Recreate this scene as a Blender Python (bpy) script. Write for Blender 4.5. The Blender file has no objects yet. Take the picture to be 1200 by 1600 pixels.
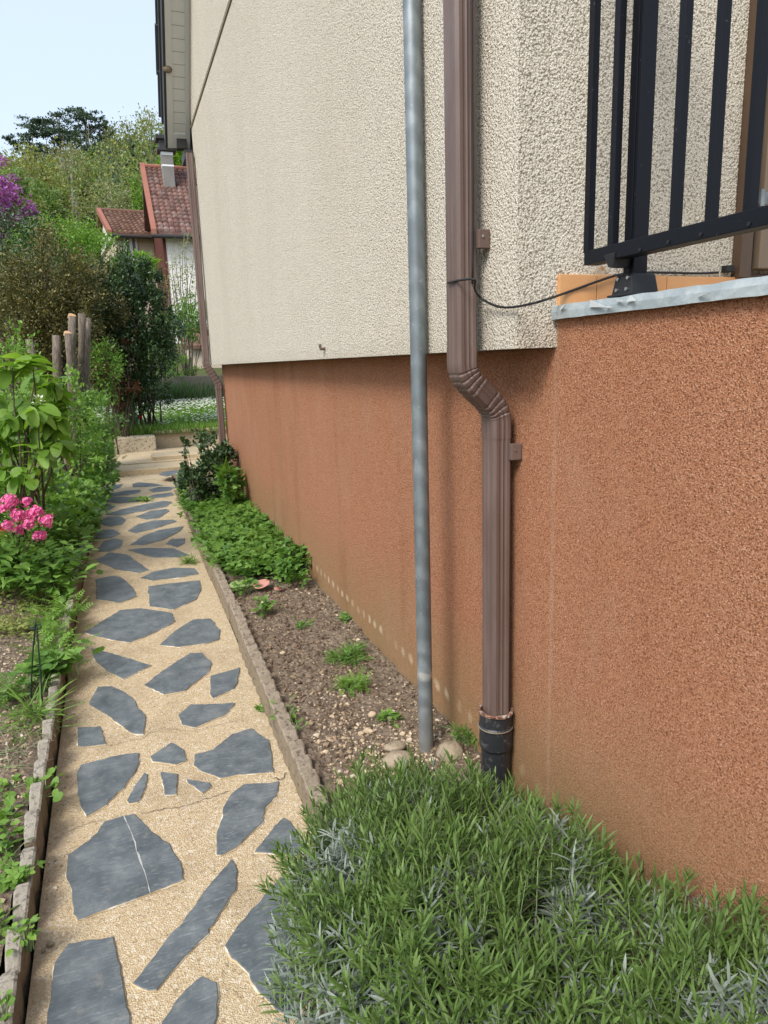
import bpy, math, random
import numpy as np
from mathutils import Matrix, Vector
R = math.radians
rng = np.random.default_rng(7)
random.seed(7)
sc = bpy.context.scene
col = sc.collection

# ------------------------------------------------------------------ camera
EYE = np.array([0.0, 0.0, 1.5])
FPX = 1100.83                      # focal length in pixels of a 1200 x 1600 frame
CAM = np.array([[0.93630078, -0.34984189, -0.03084646],
                [0.10124994, 0.18478769, 0.97754896],
                [0.33628753, 0.91840305, -0.20843833]])   # right, up, forward
cd = bpy.data.cameras.new('camera')
cam = bpy.data.objects.new('camera', cd)
col.objects.link(cam)
cd.sensor_fit = 'VERTICAL'
cd.sensor_height = 24.0
cd.lens = 24.0 * FPX / 1600.0
cd.clip_start = 0.03
cd.clip_end = 2000.0
m4 = Matrix.Identity(4)
for i in range(3):
    m4[i][0] = CAM[0][i]; m4[i][1] = CAM[1][i]; m4[i][2] = -CAM[2][i]; m4[i][3] = EYE[i]
cam.matrix_world = m4
sc.camera = cam

# ------------------------------------------------------------------ light
SUN_EL, SUN_AZ = 46.0, 232.0       # azimuth clockwise from +Y: light comes from the left, behind the viewer
w = bpy.data.worlds.new('World'); sc.world = w; w.use_nodes = True
nt = w.node_tree
sky = nt.nodes.new('ShaderNodeTexSky')
sky.sky_type = 'NISHITA'; sky.sun_disc = False
sky.sun_elevation = R(SUN_EL); sky.sun_rotation = R(SUN_AZ)
sky.air_density = 1.0; sky.dust_density = 3.0; sky.ozone_density = 1.0
bg = nt.nodes['Background']
veil = nt.nodes.new('ShaderNodeMix'); veil.data_type = 'RGBA'      # thin bright cloud veil over the whole sky
veil.inputs[0].default_value = 0.62; veil.inputs[7].default_value = (3.95, 4.5, 5.2, 1)
nt.links.new(sky.outputs[0], veil.inputs[6]); nt.links.new(veil.outputs[2], bg.inputs[0])
bg.inputs[1].default_value = 0.15
sl = bpy.data.lights.new('sun', 'SUN')
sl.energy = 2.1; sl.angle = R(20); sl.color = (1.0, 0.95, 0.87)
sun = bpy.data.objects.new('sun', sl); col.objects.link(sun)
sd = Vector((math.sin(R(SUN_AZ)) * math.cos(R(SUN_EL)), math.cos(R(SUN_AZ)) * math.cos(R(SUN_EL)), math.sin(R(SUN_EL))))
sun.rotation_euler = sd.to_track_quat('Z', 'Y').to_euler()
sc.view_settings.view_transform = 'Standard'
sc.view_settings.look = 'None'
sc.view_settings.exposure = 0.75
sc.view_settings.gamma = 1.0

# ------------------------------------------------------------------ measuring helpers
def ray(x, y):
    v = np.array([(x - 600) / FPX, -(y - 800) / FPX, 1.0])
    return CAM.T @ v
def atX(x, y, X): r = ray(x, y); return EYE + r * (X / r[0])
def atY(x, y, Y): r = ray(x, y); return EYE + r * (Y / r[1])
def atZ(x, y, Z): r = ray(x, y); return EYE + r * ((Z - 1.5) / r[2])

# ------------------------------------------------------------------ object helpers
def tag(o, label=None, cat=None, group=None, kind=None):
    if label: o['label'] = label
    if cat: o['category'] = cat
    if group: o['group'] = group
    if kind: o['kind'] = kind
    return o
def link(o, parent=None):
    col.objects.link(o)
    if parent is not None: o.parent = parent
    return o
def thing(name, label, cat, loc=(0, 0, 0), group=None):
    o = bpy.data.objects.new(name, None); link(o)
    o.location = loc; o.empty_display_size = 0.1
    return tag(o, label, cat, group)
def place(o, parent):
    """geometry is written in world space; keep it there under a moved Empty"""
    if parent is not None:
        o.parent = parent
        base = np.array([0.0, 0.0, 0.0]); p = parent
        while p is not None:
            base += np.array(p.location); p = p.parent
        o.data.transform(Matrix.Translation(Vector(-base)))
def mesh_np(name, verts, faces_flat, sizes, mats, parent=None, smooth=False, midx=None):
    me = bpy.data.meshes.new(name)
    verts = np.asarray(verts, dtype=np.float32)
    faces_flat = np.asarray(faces_flat, dtype=np.int32); sizes = np.asarray(sizes, dtype=np.int32)
    me.vertices.add(len(verts)); me.vertices.foreach_set('co', verts.ravel())
    me.loops.add(len(faces_flat)); me.loops.foreach_set('vertex_index', faces_flat)
    me.polygons.add(len(sizes))
    st = np.zeros(len(sizes), dtype=np.int32); st[1:] = np.cumsum(sizes)[:-1]
    me.polygons.foreach_set('loop_start', st)
    me.polygons.foreach_set('loop_total', sizes)
    me.polygons.foreach_set('use_smooth', np.full(len(sizes), bool(smooth)))
    for m in (mats if isinstance(mats, (list, tuple)) else [mats]): me.materials.append(m)
    if midx is not None: me.polygons.foreach_set('material_index', np.asarray(midx, dtype=np.int32))
    me.update(calc_edges=True); me.validate()
    o = bpy.data.objects.new(name, me); col.objects.link(o)
    place(o, parent)
    return o

class MB:
    def __init__(s): s.v = []; s.f = []; s.m = []; s.cur = 0
    def add(s, vs, fs):
        b = len(s.v); s.v += [tuple(map(float, v)) for v in vs]
        for f in fs: s.f.append([b + i for i in f]); s.m.append(s.cur)
    def box(s, a, b):
        x0, x1 = sorted((a[0], b[0])); y0, y1 = sorted((a[1], b[1])); z0, z1 = sorted((a[2], b[2]))
        s.add([(x0, y0, z0), (x1, y0, z0), (x1, y1, z0), (x0, y1, z0), (x0, y0, z1), (x1, y0, z1), (x1, y1, z1), (x0, y1, z1)],
              [(0, 3, 2, 1), (4, 5, 6, 7), (0, 1, 5, 4), (1, 2, 6, 5), (2, 3, 7, 6), (3, 0, 4, 7)])
    def loft(s, rings, caps=True):
        n = len(rings[0]); vs = [p for r in rings for p in r]; fs = []
        for k in range(len(rings) - 1):
            for i in range(n):
                j = (i + 1) % n
                fs.append((k * n + i, k * n + j, (k + 1) * n + j, (k + 1) * n + i))
        if caps:
            fs.append(tuple(range(n - 1, -1, -1))); fs.append(tuple((len(rings) - 1) * n + i for i in range(n)))
        s.add(vs, fs)
    def tube(s, pts, rad, n=10, caps=True):
        pts = [np.array(p, float) for p in pts]
        if not hasattr(rad, '__len__'): rad = [rad] * len(pts)
        rings = []; ref = np.array([0.31, 0.17, 0.93])
        for i, p in enumerate(pts):
            t = pts[min(i + 1, len(pts) - 1)] - pts[max(i - 1, 0)]
            t = t / (np.linalg.norm(t) + 1e-9)
            if abs(t @ ref) > 0.97: ref = np.array([0.9, 0.3, 0.1])
            u = np.cross(ref, t); u /= np.linalg.norm(u); v = np.cross(t, u)
            rings.append([p + rad[i] * (math.cos(a) * u + math.sin(a) * v) for a in np.linspace(0, 2 * math.pi, n, endpoint=False)])
        s.loft(rings, caps)
    def prism(s, poly, axis, a, b):
        """polygon in the two other axes, extruded along axis"""
        o = {0: (1, 2), 1: (0, 2), 2: (0, 1)}[axis]
        def pt(p, h):
            q = [0, 0, 0]; q[o[0]] = p[0]; q[o[1]] = p[1]; q[axis] = h; return tuple(q)
        s.loft([[pt(p, a) for p in poly], [pt(p, b) for p in poly]])
    def ball(s, c, r, nu=10, nv=7, jit=0.0):
        c = np.array(c, float); r = np.array(r if hasattr(r, '__len__') else (r, r, r), float)
        rings = []
        for k in range(1, nv):
            th = math.pi * k / nv
            rings.append([c + r * np.array([math.sin(th) * math.cos(a), math.sin(th) * math.sin(a), -math.cos(th)]) * (1 + jit * rng.normal())
                          for a in np.linspace(0, 2 * math.pi, nu, endpoint=False)])
        s.loft(rings)
    def build(s, name, mats, parent=None, smooth=False, bevel=0.0, seg=2, auto=None):
        flat = [i for f in s.f for i in f]
        o = mesh_np(name, s.v, flat, [len(f) for f in s.f], mats, parent, smooth, s.m)
        bm = __import__('bmesh').new(); bm.from_mesh(o.data)
        __import__('bmesh').ops.recalc_face_normals(bm, faces=bm.faces); bm.to_mesh(o.data); bm.free()
        if bevel > 0:
            b = o.modifiers.new('bevel', 'BEVEL'); b.width = bevel; b.segments = seg; b.limit_method = 'ANGLE'; b.angle_limit = R(40)
        return o

def vnoise(x, y, seed=0):
    """smooth value noise on numpy arrays, about -1..1"""
    x = np.asarray(x, float); y = np.asarray(y, float)
    xi = np.floor(x).astype(np.int64); yi = np.floor(y).astype(np.int64); fx = x - xi; fy = y - yi
    def h(a, b):
        n = (a * 374761393 + b * 668265263 + seed * 974711) & 0x7fffffff
        n = ((n ^ (n >> 13)) * 1274126177) & 0x7fffffff
        return ((n ^ (n >> 16)) & 0xffff) / 32767.5 - 1
    sx = fx * fx * (3 - 2 * fx); sy = fy * fy * (3 - 2 * fy)
    return (h(xi, yi) * (1 - sx) + h(xi + 1, yi) * sx) * (1 - sy) + (h(xi, yi + 1) * (1 - sx) + h(xi + 1, yi + 1) * sx) * sy
def fbm(x, y, seed=0, o=4):
    return sum(vnoise(x * 2 ** k, y * 2 ** k, seed + k) * 0.5 ** k for k in range(o))
def grid(name, xs, ys, zf, mat, smooth=True, parent=None):
    X, Y = np.meshgrid(xs, ys, indexing='ij'); Z = zf(X, Y)
    v = np.stack([X, Y, Z], -1).reshape(-1, 3)
    a, b = len(xs), len(ys)
    i = (np.arange(a - 1)[:, None] * b + np.arange(b - 1)[None, :]).ravel()
    f = np.stack([i, i + b, i + b + 1, i + 1], 1)
    return mesh_np(name, v, f.ravel(), np.full(len(f), 4), mat, parent, smooth)

# ------------------------------------------------------------------ material helper
class Mat:
    def __init__(s, name, rough=0.7, spec=0.4, metal=0.0):
        s.m = bpy.data.materials.new(name); s.m.use_nodes = True
        s.nt = s.m.node_tree; s.b = s.nt.nodes['Principled BSDF']
        s.b.inputs['Roughness'].default_value = rough; s.b.inputs['Specular IOR Level'].default_value = spec
        s.b.inputs['Metallic'].default_value = metal
        g = s.nt.nodes.new('ShaderNodeNewGeometry'); s.pos = g.outputs['Position']; s.isl = g.outputs['Random Per Island']
    def n(s, t): return s.nt.nodes.new(t)
    def l(s, a, b):
        if hasattr(a, 'default_value') or hasattr(a, 'is_output'): s.nt.links.new(a, b)
        else: b.default_value = a if not (hasattr(a, '__len__') and len(a) == 3 and len(b.default_value) == 4) else (*a, 1)
    def scaled(s, sc3):
        v = s.n('ShaderNodeVectorMath'); v.operation = 'MULTIPLY'; s.l(s.pos, v.inputs[0]); v.inputs[1].default_value = sc3; return v.outputs[0]
    def noise(s, scale, detail=3, rough=0.55, vec=None, dist=0.0):
        t = s.n('ShaderNodeTexNoise'); t.inputs['Scale'].default_value = scale; t.inputs['Detail'].default_value = detail
        t.inputs['Roughness'].default_value = rough; t.inputs['Distortion'].default_value = dist
        s.l(vec if vec is not None else s.pos, t.inputs['Vector']); return t.outputs['Fac']
    def vor(s, scale, feature='F1', vec=None, out='Distance', smooth=None, rnd=1.0):
        t = s.n('ShaderNodeTexVoronoi'); t.feature = feature; t.inputs['Scale'].default_value = scale
        t.inputs['Randomness'].default_value = rnd
        s.l(vec if vec is not None else s.pos, t.inputs['Vector']); return t.outputs[out]
    def ramp(s, fac, stops):
        r = s.n('ShaderNodeValToRGB'); e = r.color_ramp.elements
        while len(e) < len(stops): e.new(0.5)
        for k, (p, c) in enumerate(stops):
            e[k].position = p; e[k].color = (c, c, c, 1) if not hasattr(c, '__len__') else (*c, 1)
        s.l(fac, r.inputs[0]); return r.outputs[0]
    def mix(s, fac, a, b, mode='MIX'):
        m = s.n('ShaderNodeMix'); m.data_type = 'RGBA'; m.blend_type = mode
        s.l(fac, m.inputs[0])
        for v, i in ((a, 6), (b, 7)):
            if isinstance(v, tuple): m.inputs[i].default_value = (*v, 1)
            else: s.l(v, m.inputs[i])
        return m.outputs[2]
    def math(s, op, a, b=0.0, clamp=False):
        m = s.n('ShaderNodeMath'); m.operation = op; m.use_clamp = clamp
        s.l(a, m.inputs[0]); s.l(b, m.inputs[1]); return m.outputs[0]
    def sep(s, i):
        x = s.n('ShaderNodeSeparateXYZ'); s.l(s.pos, x.inputs[0]); return x.outputs[i]
    def mapr(s, v, a, b, c=0.0, d=1.0):
        m = s.n('ShaderNodeMapRange'); m.clamp = True
        s.l(v, m.inputs[0]); m.inputs[1].default_value = a; m.inputs[2].default_value = b; m.inputs[3].default_value = c; m.inputs[4].default_value = d
        return m.outputs[0]
    def color(s, c): s.l(c, s.b.inputs['Base Color']) if not isinstance(c, tuple) else setattr(s.b.inputs['Base Color'], 'default_value', (*c, 1)); return s
    def bump(s, h, strength=0.5, dist=0.005):
        b = s.n('ShaderNodeBump'); b.inputs['Strength'].default_value = strength; b.inputs['Distance'].default_value = dist
        s.l(h, b.inputs['Height'])
        prev = s.b.inputs['Normal']
        if prev.is_linked: s.l(prev.links[0].from_socket, b.inputs['Normal'])
        s.l(b.outputs[0], prev); return s
    def rough(s, v): s.l(v, s.b.inputs['Roughness']); return s

def leafmat(name, stops, trans=0.35, rough=0.5, spec=0.4, nscale=6.0):
    s = Mat(name, rough, spec)
    c = s.ramp(s.math('ADD', s.math('MULTIPLY', s.isl, 0.75), s.math('MULTIPLY', s.noise(nscale, 2), 0.25)), stops)
    s.color(c)
    if trans > 0:
        t = s.n('ShaderNodeBsdfTranslucent'); s.l(s.mix(1.0, c, (1.25, 1.25, 0.7), 'MULTIPLY'), t.inputs[0])
        mx = s.n('ShaderNodeMixShader'); mx.inputs[0].default_value = trans
        s.l(s.b.outputs[0], mx.inputs[1]); s.l(t.outputs[0], mx.inputs[2])
        s.l(mx.outputs[0], s.nt.nodes['Material Output'].inputs[0])
    return s.m

# --- walls
def roughcast(name, base, pit, hi, scale, bumpd, streak):
    s = Mat(name, 0.92, 0.15)
    d = s.vor(scale, 'F1')
    lump = s.noise(scale * 0.72, 2, 0.6)
    nz = s.noise(scale * 1.9, 4, 0.75)
    relief = s.math('ADD', s.math('MULTIPLY', s.math('SUBTRACT', 1.0, d), 0.35), s.math('MULTIPLY', lump, 0.9))
    h = s.math('ADD', s.math('MULTIPLY', relief, 0.62), s.math('MULTIPLY', nz, 0.42))
    grain = s.ramp(h, [(0.505, pit), (0.575, base), (0.66, base), (0.74, hi)])
    h = s.math('ADD', relief, s.math('MULTIPLY', nz, 0.22))
    big = s.noise(1.3, 4, 0.6, s.scaled((1, 1, 0.35)))
    c = s.mix(s.mapr(big, 0.42, 0.72, 0.0, streak), grain, s.mix(1.0, grain, (0.72, 0.68, 0.62), 'MULTIPLY'))
    s.bump(h, 1.0, bumpd)
    return s, c
s, c = roughcast('white_roughcast', (0.655, 0.605, 0.51), (0.31, 0.27, 0.21), (0.80, 0.755, 0.66), 185, 0.0095, 0.24)
z = s.sep(2)
drip = s.mapr(z, 1.52, 1.60, 0.35, 0.0)
c = s.mix(s.math('MULTIPLY', drip, s.noise(9, 3)), c, (0.30, 0.27, 0.21))
mWhite = s.color(c).m
s, c = roughcast('orange_roughcast', (0.400, 0.186, 0.103), (0.195, 0.079, 0.041), (0.58, 0.365, 0.245), 285, 0.0058, 0.3)
z = s.sep(2); y = s.sep(1)
# splash dirt and algae along the foot of the wall
nn = s.noise(5, 4, 0.6)
foot = s.mapr(s.math('SUBTRACT', z, s.math('MULTIPLY', nn, 0.45)), -0.14, 0.42, 0.85, 0.0)
c = s.mix(foot, c, s.mix(s.noise(60, 2), (0.21, 0.145, 0.07), (0.34, 0.235, 0.115)))
# rows of pale salt spots
fr = s.n('ShaderNodeMath'); fr.operation = 'FRACT'; s.l(s.math('DIVIDE', s.math('ADD', y, s.math('MULTIPLY', s.noise(6, 2), 0.10)), 0.093), fr.inputs[0])
uy = s.math('MULTIPLY', s.math('SUBTRACT', fr.outputs[0], 0.5), 3.6)
zz = s.math('ADD', s.math('MULTIPLY', s.noise(2.2, 2), 0.05), 0.185)
uz = s.math('MULTIPLY', s.math('SUBTRACT', z, zz), 38.0)
rr = s.math('ADD', s.math('MULTIPLY', uy, uy), s.math('MULTIPLY', uz, uz))
sp = s.math('MULTIPLY', s.math('MULTIPLY', s.mapr(s.math('ADD', rr, s.math('MULTIPLY', s.noise(55, 3), 1.5)), 0.7, 1.9, 0.95, 0.0), s.mapr(s.noise(4.3, 3), 0.36, 0.56, 0.15, 1.0)), s.mapr(y, 1.6, 2.0, 0.0, 1.0))
c = s.mix(sp, c, (0.55, 0.43, 0.29))
# wet-looking vertical runs beside the pipes
st = s.noise(1.7, 4, 0.6, s.scaled((1, 1.4, 0.16)))
c = s.mix(s.math('MULTIPLY', s.mapr(st, 0.52, 0.75), s.mapr(y, 1.6, 2.0, 0.2, 0.6)), c, s.mix(1.0, c, (0.62, 0.52, 0.45), 'MULTIPLY'))
c = s.mix(s.mapr(s.noise(0.9, 4, 0.6), 0.42, 0.62, 0, 0.30), c, s.mix(1.0, c, (1.0, 0.86, 0.80), 'MULTIPLY'))
c = s.mix(s.mapr(s.noise(2.6, 5, 0.65, s.scaled((1, 1, 0.5))), 0.52, 0.70, 0, 0.35), c, (0.40, 0.24, 0.155))
seam = s.mapr(s.math('ADD', s.math('ABSOLUTE', s.math('SUBTRACT', y, 1.62)), s.math('MULTIPLY', s.noise(14, 3), 0.02)), 0.012, 0.022, 0.22, 0.0)
c = s.mix(seam, c, (0.56, 0.40, 0.29))
mOrange = s.color(c).m
# --- path mortar with exposed grit
s = Mat('path_mortar', 0.9, 0.2)
vc = s.vor(260, 'F1', None, 'Color'); sx = s.n('ShaderNodeSeparateColor'); s.l(vc, sx.inputs[0])
grit = s.ramp(sx.outputs[0], [(0.0, (0.42, 0.31, 0.17)), (0.3, (0.50, 0.385, 0.225)), (0.7, (0.56, 0.445, 0.275)), (1.0, (0.66, 0.56, 0.39))])
fine = s.vor(120, 'F1', None, 'Color'); sy = s.n('ShaderNodeSeparateColor'); s.l(fine, sy.inputs[0])
grit = s.mix(s.mapr(sy.outputs[1], 0.88, 0.92, 0, 0.5), grit, (0.74, 0.68, 0.55))
grit = s.mix(s.mapr(sy.outputs[2], 0.94, 0.97, 0, 0.5), grit, (0.24, 0.17, 0.10))
dirt = s.noise(3.2, 5, 0.62)
grit = s.mix(s.mapr(dirt, 0.5, 0.72, 0, 0.55), grit, (0.27, 0.20, 0.12))
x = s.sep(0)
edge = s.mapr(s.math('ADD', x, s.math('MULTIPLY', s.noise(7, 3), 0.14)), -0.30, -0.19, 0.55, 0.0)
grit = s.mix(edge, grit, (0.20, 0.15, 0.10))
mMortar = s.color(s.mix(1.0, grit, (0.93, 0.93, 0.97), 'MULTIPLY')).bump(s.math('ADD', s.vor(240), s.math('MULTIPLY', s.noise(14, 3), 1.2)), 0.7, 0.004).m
# --- slate
s = Mat('slate', 0.55, 0.5)
base = s.ramp(s.noise(9, 7, 0.72), [(0.28, (0.052, 0.063, 0.071)), (0.5, (0.098, 0.114, 0.124)), (0.75, (0.185, 0.20, 0.208))])
base = s.mix(1.0, base, s.ramp(s.isl, [(0, (0.70, 0.72, 0.74)), (0.4, (0.95, 0.96, 0.98)), (0.7, (1.05, 1.08, 1.05)), (1, (1.35, 1.33, 1.28))]), 'MULTIPLY')
for k, (ang, sc_) in enumerate(((0.6, 1.0), (1.05, 0.8), (-0.4, 0.6))):
    mp = s.n('ShaderNodeMapping'); mp.inputs['Rotation'].default_value = (0, 0, ang); mp.inputs['Scale'].default_value = (11 * (1 + k), 210 * sc_, 1)
    s.l(s.pos, mp.inputs[0])
    scr = s.math('MULTIPLY', s.mapr(s.noise(1.0, 3, 0.6, mp.outputs[0]), 0.56, 0.70, 0, 0.7), s.mapr(s.noise(9 + 4 * k, 2), 0.40, 0.6))
    base = s.mix(scr, base, (0.24, 0.26, 0.27))
base = s.mix(s.mapr(s.noise(28, 4, 0.7), 0.56, 0.72, 0, 0.45), base, (0.26, 0.24, 0.20))
mSlate = s.color(base).bump(s.noise(22, 6, 0.65), 0.35, 0.006).rough(s.mapr(s.noise(18, 3), 0.3, 0.7, 0.42, 0.68)).m
s = Mat('mortar_rim', 0.9, 0.2)
mRim = s.color(s.mix(s.mapr(s.noise(14, 4, 0.7), 0.50, 0.66), (0.47, 0.36, 0.21), (0.68, 0.65, 0.57))).m
s = Mat('quartz_vein', 0.6, 0.4); mVein = s.color(s.mix(s.noise(120, 3), (0.26, 0.27, 0.26), (0.56, 0.56, 0.52))).m
s = Mat('path_crack', 1.0, 0.0); mCrack = s.color((0.10, 0.07, 0.045)).m
# --- concretes
def concrete(name, a, b, dark, sc_=1.0, moss=0.0):
    s = Mat(name, 0.93, 0.15)
    c = s.mix(s.noise(7 * sc_, 5, 0.65), a, b)
    c = s.mix(s.mapr(s.noise(38 * sc_, 4, 0.7), 0.52, 0.66, 0, 0.7), c, dark)
    c = s.mix(s.mapr(s.vor(150 * sc_), 0.0, 0.25, 0.5, 0), c, (a[0] * 1.3, a[1] * 1.3, a[2] * 1.25))
    if moss: c = s.mix(s.mapr(s.noise(4, 4, 0.6), 0.5, 0.68, 0, moss), c, (0.12, 0.14, 0.06))
    return s.color(c).bump(s.noise(75 * sc_, 5, 0.7), 0.8, 0.006).m
mEdge = concrete('edging_concrete', (0.30, 0.24, 0.17), (0.20, 0.155, 0.11), (0.095, 0.08, 0.06), 1.0, 0.25)
s = Mat('edging_top_concrete', 0.95, 0.1)
cc = s.mix(s.noise(26, 5, 0.7), (0.21, 0.185, 0.145), (0.44, 0.41, 0.35))
mEdgeTop = s.color(s.mix(s.mapr(s.noise(55, 4, 0.75), 0.52, 0.62, 0, 0.8), cc, (0.11, 0.10, 0.085))).bump(s.noise(90, 5, 0.7), 0.9, 0.006).m
s = Mat('brown_edging_top', 0.95, 0.1)
cc = s.mix(s.noise(22, 5, 0.7), (0.21, 0.17, 0.12), (0.36, 0.31, 0.25))
mEdgeTop2 = s.color(s.mix(s.mapr(s.noise(50, 4, 0.75), 0.52, 0.62, 0, 0.8), cc, (0.09, 0.075, 0.058))).bump(s.noise(90, 5, 0.7), 0.9, 0.006).m
mKerb = concrete('kerb_concrete', (0.26, 0.23, 0.18), (0.16, 0.14, 0.11), (0.07, 0.065, 0.05), 1.0, 0.4)
mLanding = concrete('landing_concrete', (0.52, 0.42, 0.28), (0.42, 0.33, 0.21), (0.30, 0.23, 0.14), 0.6)
s = Mat('pitted_render', 0.95, 0.1)
mPitted = s.color(s.mix(s.mapr(s.noise(18, 5, 0.75), 0.54, 0.62), (0.47, 0.40, 0.29), (0.13, 0.11, 0.08))).bump(s.noise(30, 4), 1.0, 0.02).m
mGreyWall = concrete('old_wall_concrete', (0.17, 0.15, 0.13), (0.10, 0.09, 0.08), (0.05, 0.05, 0.04), 0.3, 0.5)
# --- soil
s = Mat('soil', 0.97, 0.1)
c = s.ramp(s.noise(32, 6, 0.7), [(0.3, (0.095, 0.072, 0.054)), (0.5, (0.20, 0.155, 0.116)), (0.7, (0.31, 0.25, 0.19))])
c = s.mix(s.mapr(s.noise(2.2, 3), 0.45, 0.65, 0, 0.6), c, (0.185, 0.14, 0.095))
vs_ = s.vor(75, 'F1', None, 'Color'); sx = s.n('ShaderNodeSeparateColor'); s.l(vs_, sx.inputs[0])
c = s.mix(s.mapr(sx.outputs[0], 0.84, 0.88, 0, 0.55), c, (0.36, 0.29, 0.20))
mSoil = s.color(c).bump(s.math('ADD', s.noise(70, 6, 0.75), s.vor(60)), 1.0, 0.012).m
s = Mat('clod', 0.97, 0.1)
mClod = s.color(s.ramp(s.isl, [(0, (0.10, 0.07, 0.05)), (1, (0.25, 0.185, 0.13))])).bump(s.noise(160, 4), 1.0, 0.004).m
s = Mat('pebble', 0.8, 0.3)
mPebble = s.color(s.mix(s.mapr(s.noise(140, 3), 0.4, 0.6, 0, 0.35), s.ramp(s.isl, [(0, (0.26, 0.19, 0.12)), (0.4, (0.45, 0.35, 0.23)), (0.75, (0.58, 0.47, 0.33)), (0.92, (0.64, 0.58, 0.48)), (1, (0.42, 0.28, 0.19))]), (0.24, 0.17, 0.11))).bump(s.noise(190, 3), 0.4, 0.003).m
s = Mat('rubble_stone', 0.9, 0.2)
mStone = s.color(s.ramp(s.noise(14, 5, 0.65), [(0.3, (0.18, 0.145, 0.10)), (0.55, (0.34, 0.28, 0.20)), (0.75, (0.46, 0.40, 0.31))])).bump(s.noise(60, 5), 0.8, 0.008).m
# --- metals
s = Mat('galvanised_steel', 0.5, 0.5, 0.55)
gv = s.ramp(s.noise(10, 4, 0.6, s.scaled((1, 1, 0.5))), [(0.3, (0.165, 0.20, 0.22)), (0.55, (0.25, 0.29, 0.31)), (0.75, (0.36, 0.39, 0.405))])
dd = s.n('ShaderNodeTexWave'); dd.wave_type = 'BANDS'; dd.bands_direction = 'DIAGONAL'; dd.inputs['Scale'].default_value = 7.0; dd.inputs['Distortion'].default_value = 2.2; dd.inputs['Detail'].default_value = 3; dd.inputs['Detail Scale'].default_value = 3
s.l(s.pos, dd.inputs[0])
gv = s.mix(s.mapr(dd.outputs['Fac'], 0.1, 0.9, 0, 0.55), gv, (0.15, 0.175, 0.19))
gv = s.mix(s.mapr(s.noise(45, 3, 0.7), 0.64, 0.72, 0, 0.5), gv, (0.45, 0.46, 0.45))
zz = s.sep(2)
gv = s.mix(s.mapr(s.math('ADD', s.math('ABSOLUTE', s.math('SUBTRACT', zz, 0.395)), s.math('MULTIPLY', s.noise(60, 3), 0.06)), 0.036, 0.052, 0.8, 0), gv, (0.60, 0.60, 0.57))
gv = s.mix(s.mapr(zz, 0.1, 0.33, 0.6, 0.0), gv, (0.36, 0.35, 0.32))
mGalv = s.color(gv).rough(s.mapr(s.noise(30, 3), 0.3, 0.7, 0.42, 0.62)).m
s = Mat('brown_aluminium', 0.42, 0.5)
mBrown = s.color(s.mix(s.mapr(s.noise(11, 4, 0.6, s.scaled((1, 1, 0.2))), 0.45, 0.7), (0.118, 0.078, 0.066), (0.158, 0.113, 0.098))).rough(s.mapr(s.noise(9, 3), 0.3, 0.7, 0.38, 0.55)).m
s = Mat('cast_iron', 0.45, 0.5)
mIron = s.color(s.mix(s.mapr(s.noise(45, 4, 0.7), 0.56, 0.66, 0, 0.6), (0.022, 0.024, 0.028), (0.13, 0.125, 0.12))).bump(s.noise(80, 4), 0.4, 0.003).m
s = Mat('rusty_rim', 0.8, 0.3)
mRust = s.color(s.ramp(s.noise(60, 4, 0.7), [(0.35, (0.045, 0.04, 0.04)), (0.5, (0.20, 0.085, 0.045)), (0.62, (0.40, 0.36, 0.32))])).bump(s.noise(120, 4), 0.8, 0.004).m
s = Mat('black_coated_steel', 0.5, 0.22)
mBlack = s.color(s.mix(s.mapr(s.noise(90, 2), 0.70, 0.74, 0, 0.5), (0.0045, 0.0055, 0.009), (0.07, 0.07, 0.08))).m
s = Mat('black_plastic', 0.5, 0.4); mPlastic = s.color((0.012, 0.012, 0.013)).m
s = Mat('screw_steel', 0.35, 0.5, 1.0); mScrew = s.color((0.55, 0.55, 0.55)).m
s = Mat('zinc_film', 0.45, 0.5)
mZinc = s.color(s.mix(s.mapr(s.noise(16, 5, 0.7), 0.45, 0.65), (0.29, 0.34, 0.36), (0.40, 0.45, 0.47))).bump(s.noise(38, 4), 0.5, 0.004).m
s = Mat('peeling_film', 0.5, 0.4); mFilm = s.color((0.50, 0.53, 0.54)).m
s = Mat('terracotta_tile', 0.45, 0.4)
mTile = s.color(s.mix(s.mapr(s.noise(7, 4), 0.35, 0.68), (0.62, 0.33, 0.145), (0.55, 0.27, 0.105))).rough(0.4).m
s = Mat('tile_glue', 0.9, 0.2); mGlue = s.color(s.mix(s.mapr(s.noise(40, 4), 0.45, 0.58), (0.50, 0.42, 0.33), (0.42, 0.19, 0.07))).bump(s.noise(80, 4), 1, 0.01).m
s = Mat('brown_joinery', 0.45, 0.4)
mJoin = s.color(s.mix(s.noise(20, 4, 0.6, s.scaled((4, 4, 0.4))), (0.062, 0.037, 0.022), (0.105, 0.066, 0.042))).m
s = Mat('beige_brown_panel', 0.55, 0.4)
mPanel = s.color(s.mix(s.noise(9, 4), (0.15, 0.11, 0.075), (0.20, 0.15, 0.105))).m
s = Mat('soffit_boards', 0.6, 0.3)
ys = s.n('ShaderNodeMath'); ys.operation = 'FRACT'; s.l(s.math('DIVIDE', s.sep(2), 0.082), ys.inputs[0])
mSoffit = s.color(s.mix(s.mapr(ys.outputs[0], 0.0, 0.07, 1, 0), s.mix(s.noise(12, 4), (0.58, 0.585, 0.575), (0.70, 0.70, 0.69)), (0.09, 0.085, 0.07))).m
s = Mat('soffit_frame', 0.6, 0.3); mSofFrame = s.color((0.60, 0.605, 0.59)).m
s = Mat('roof_slate', 0.5, 0.5); mRoofSlate = s.color(s.mix(s.noise(9, 3), (0.05, 0.056, 0.065), (0.10, 0.11, 0.125))).m
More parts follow.
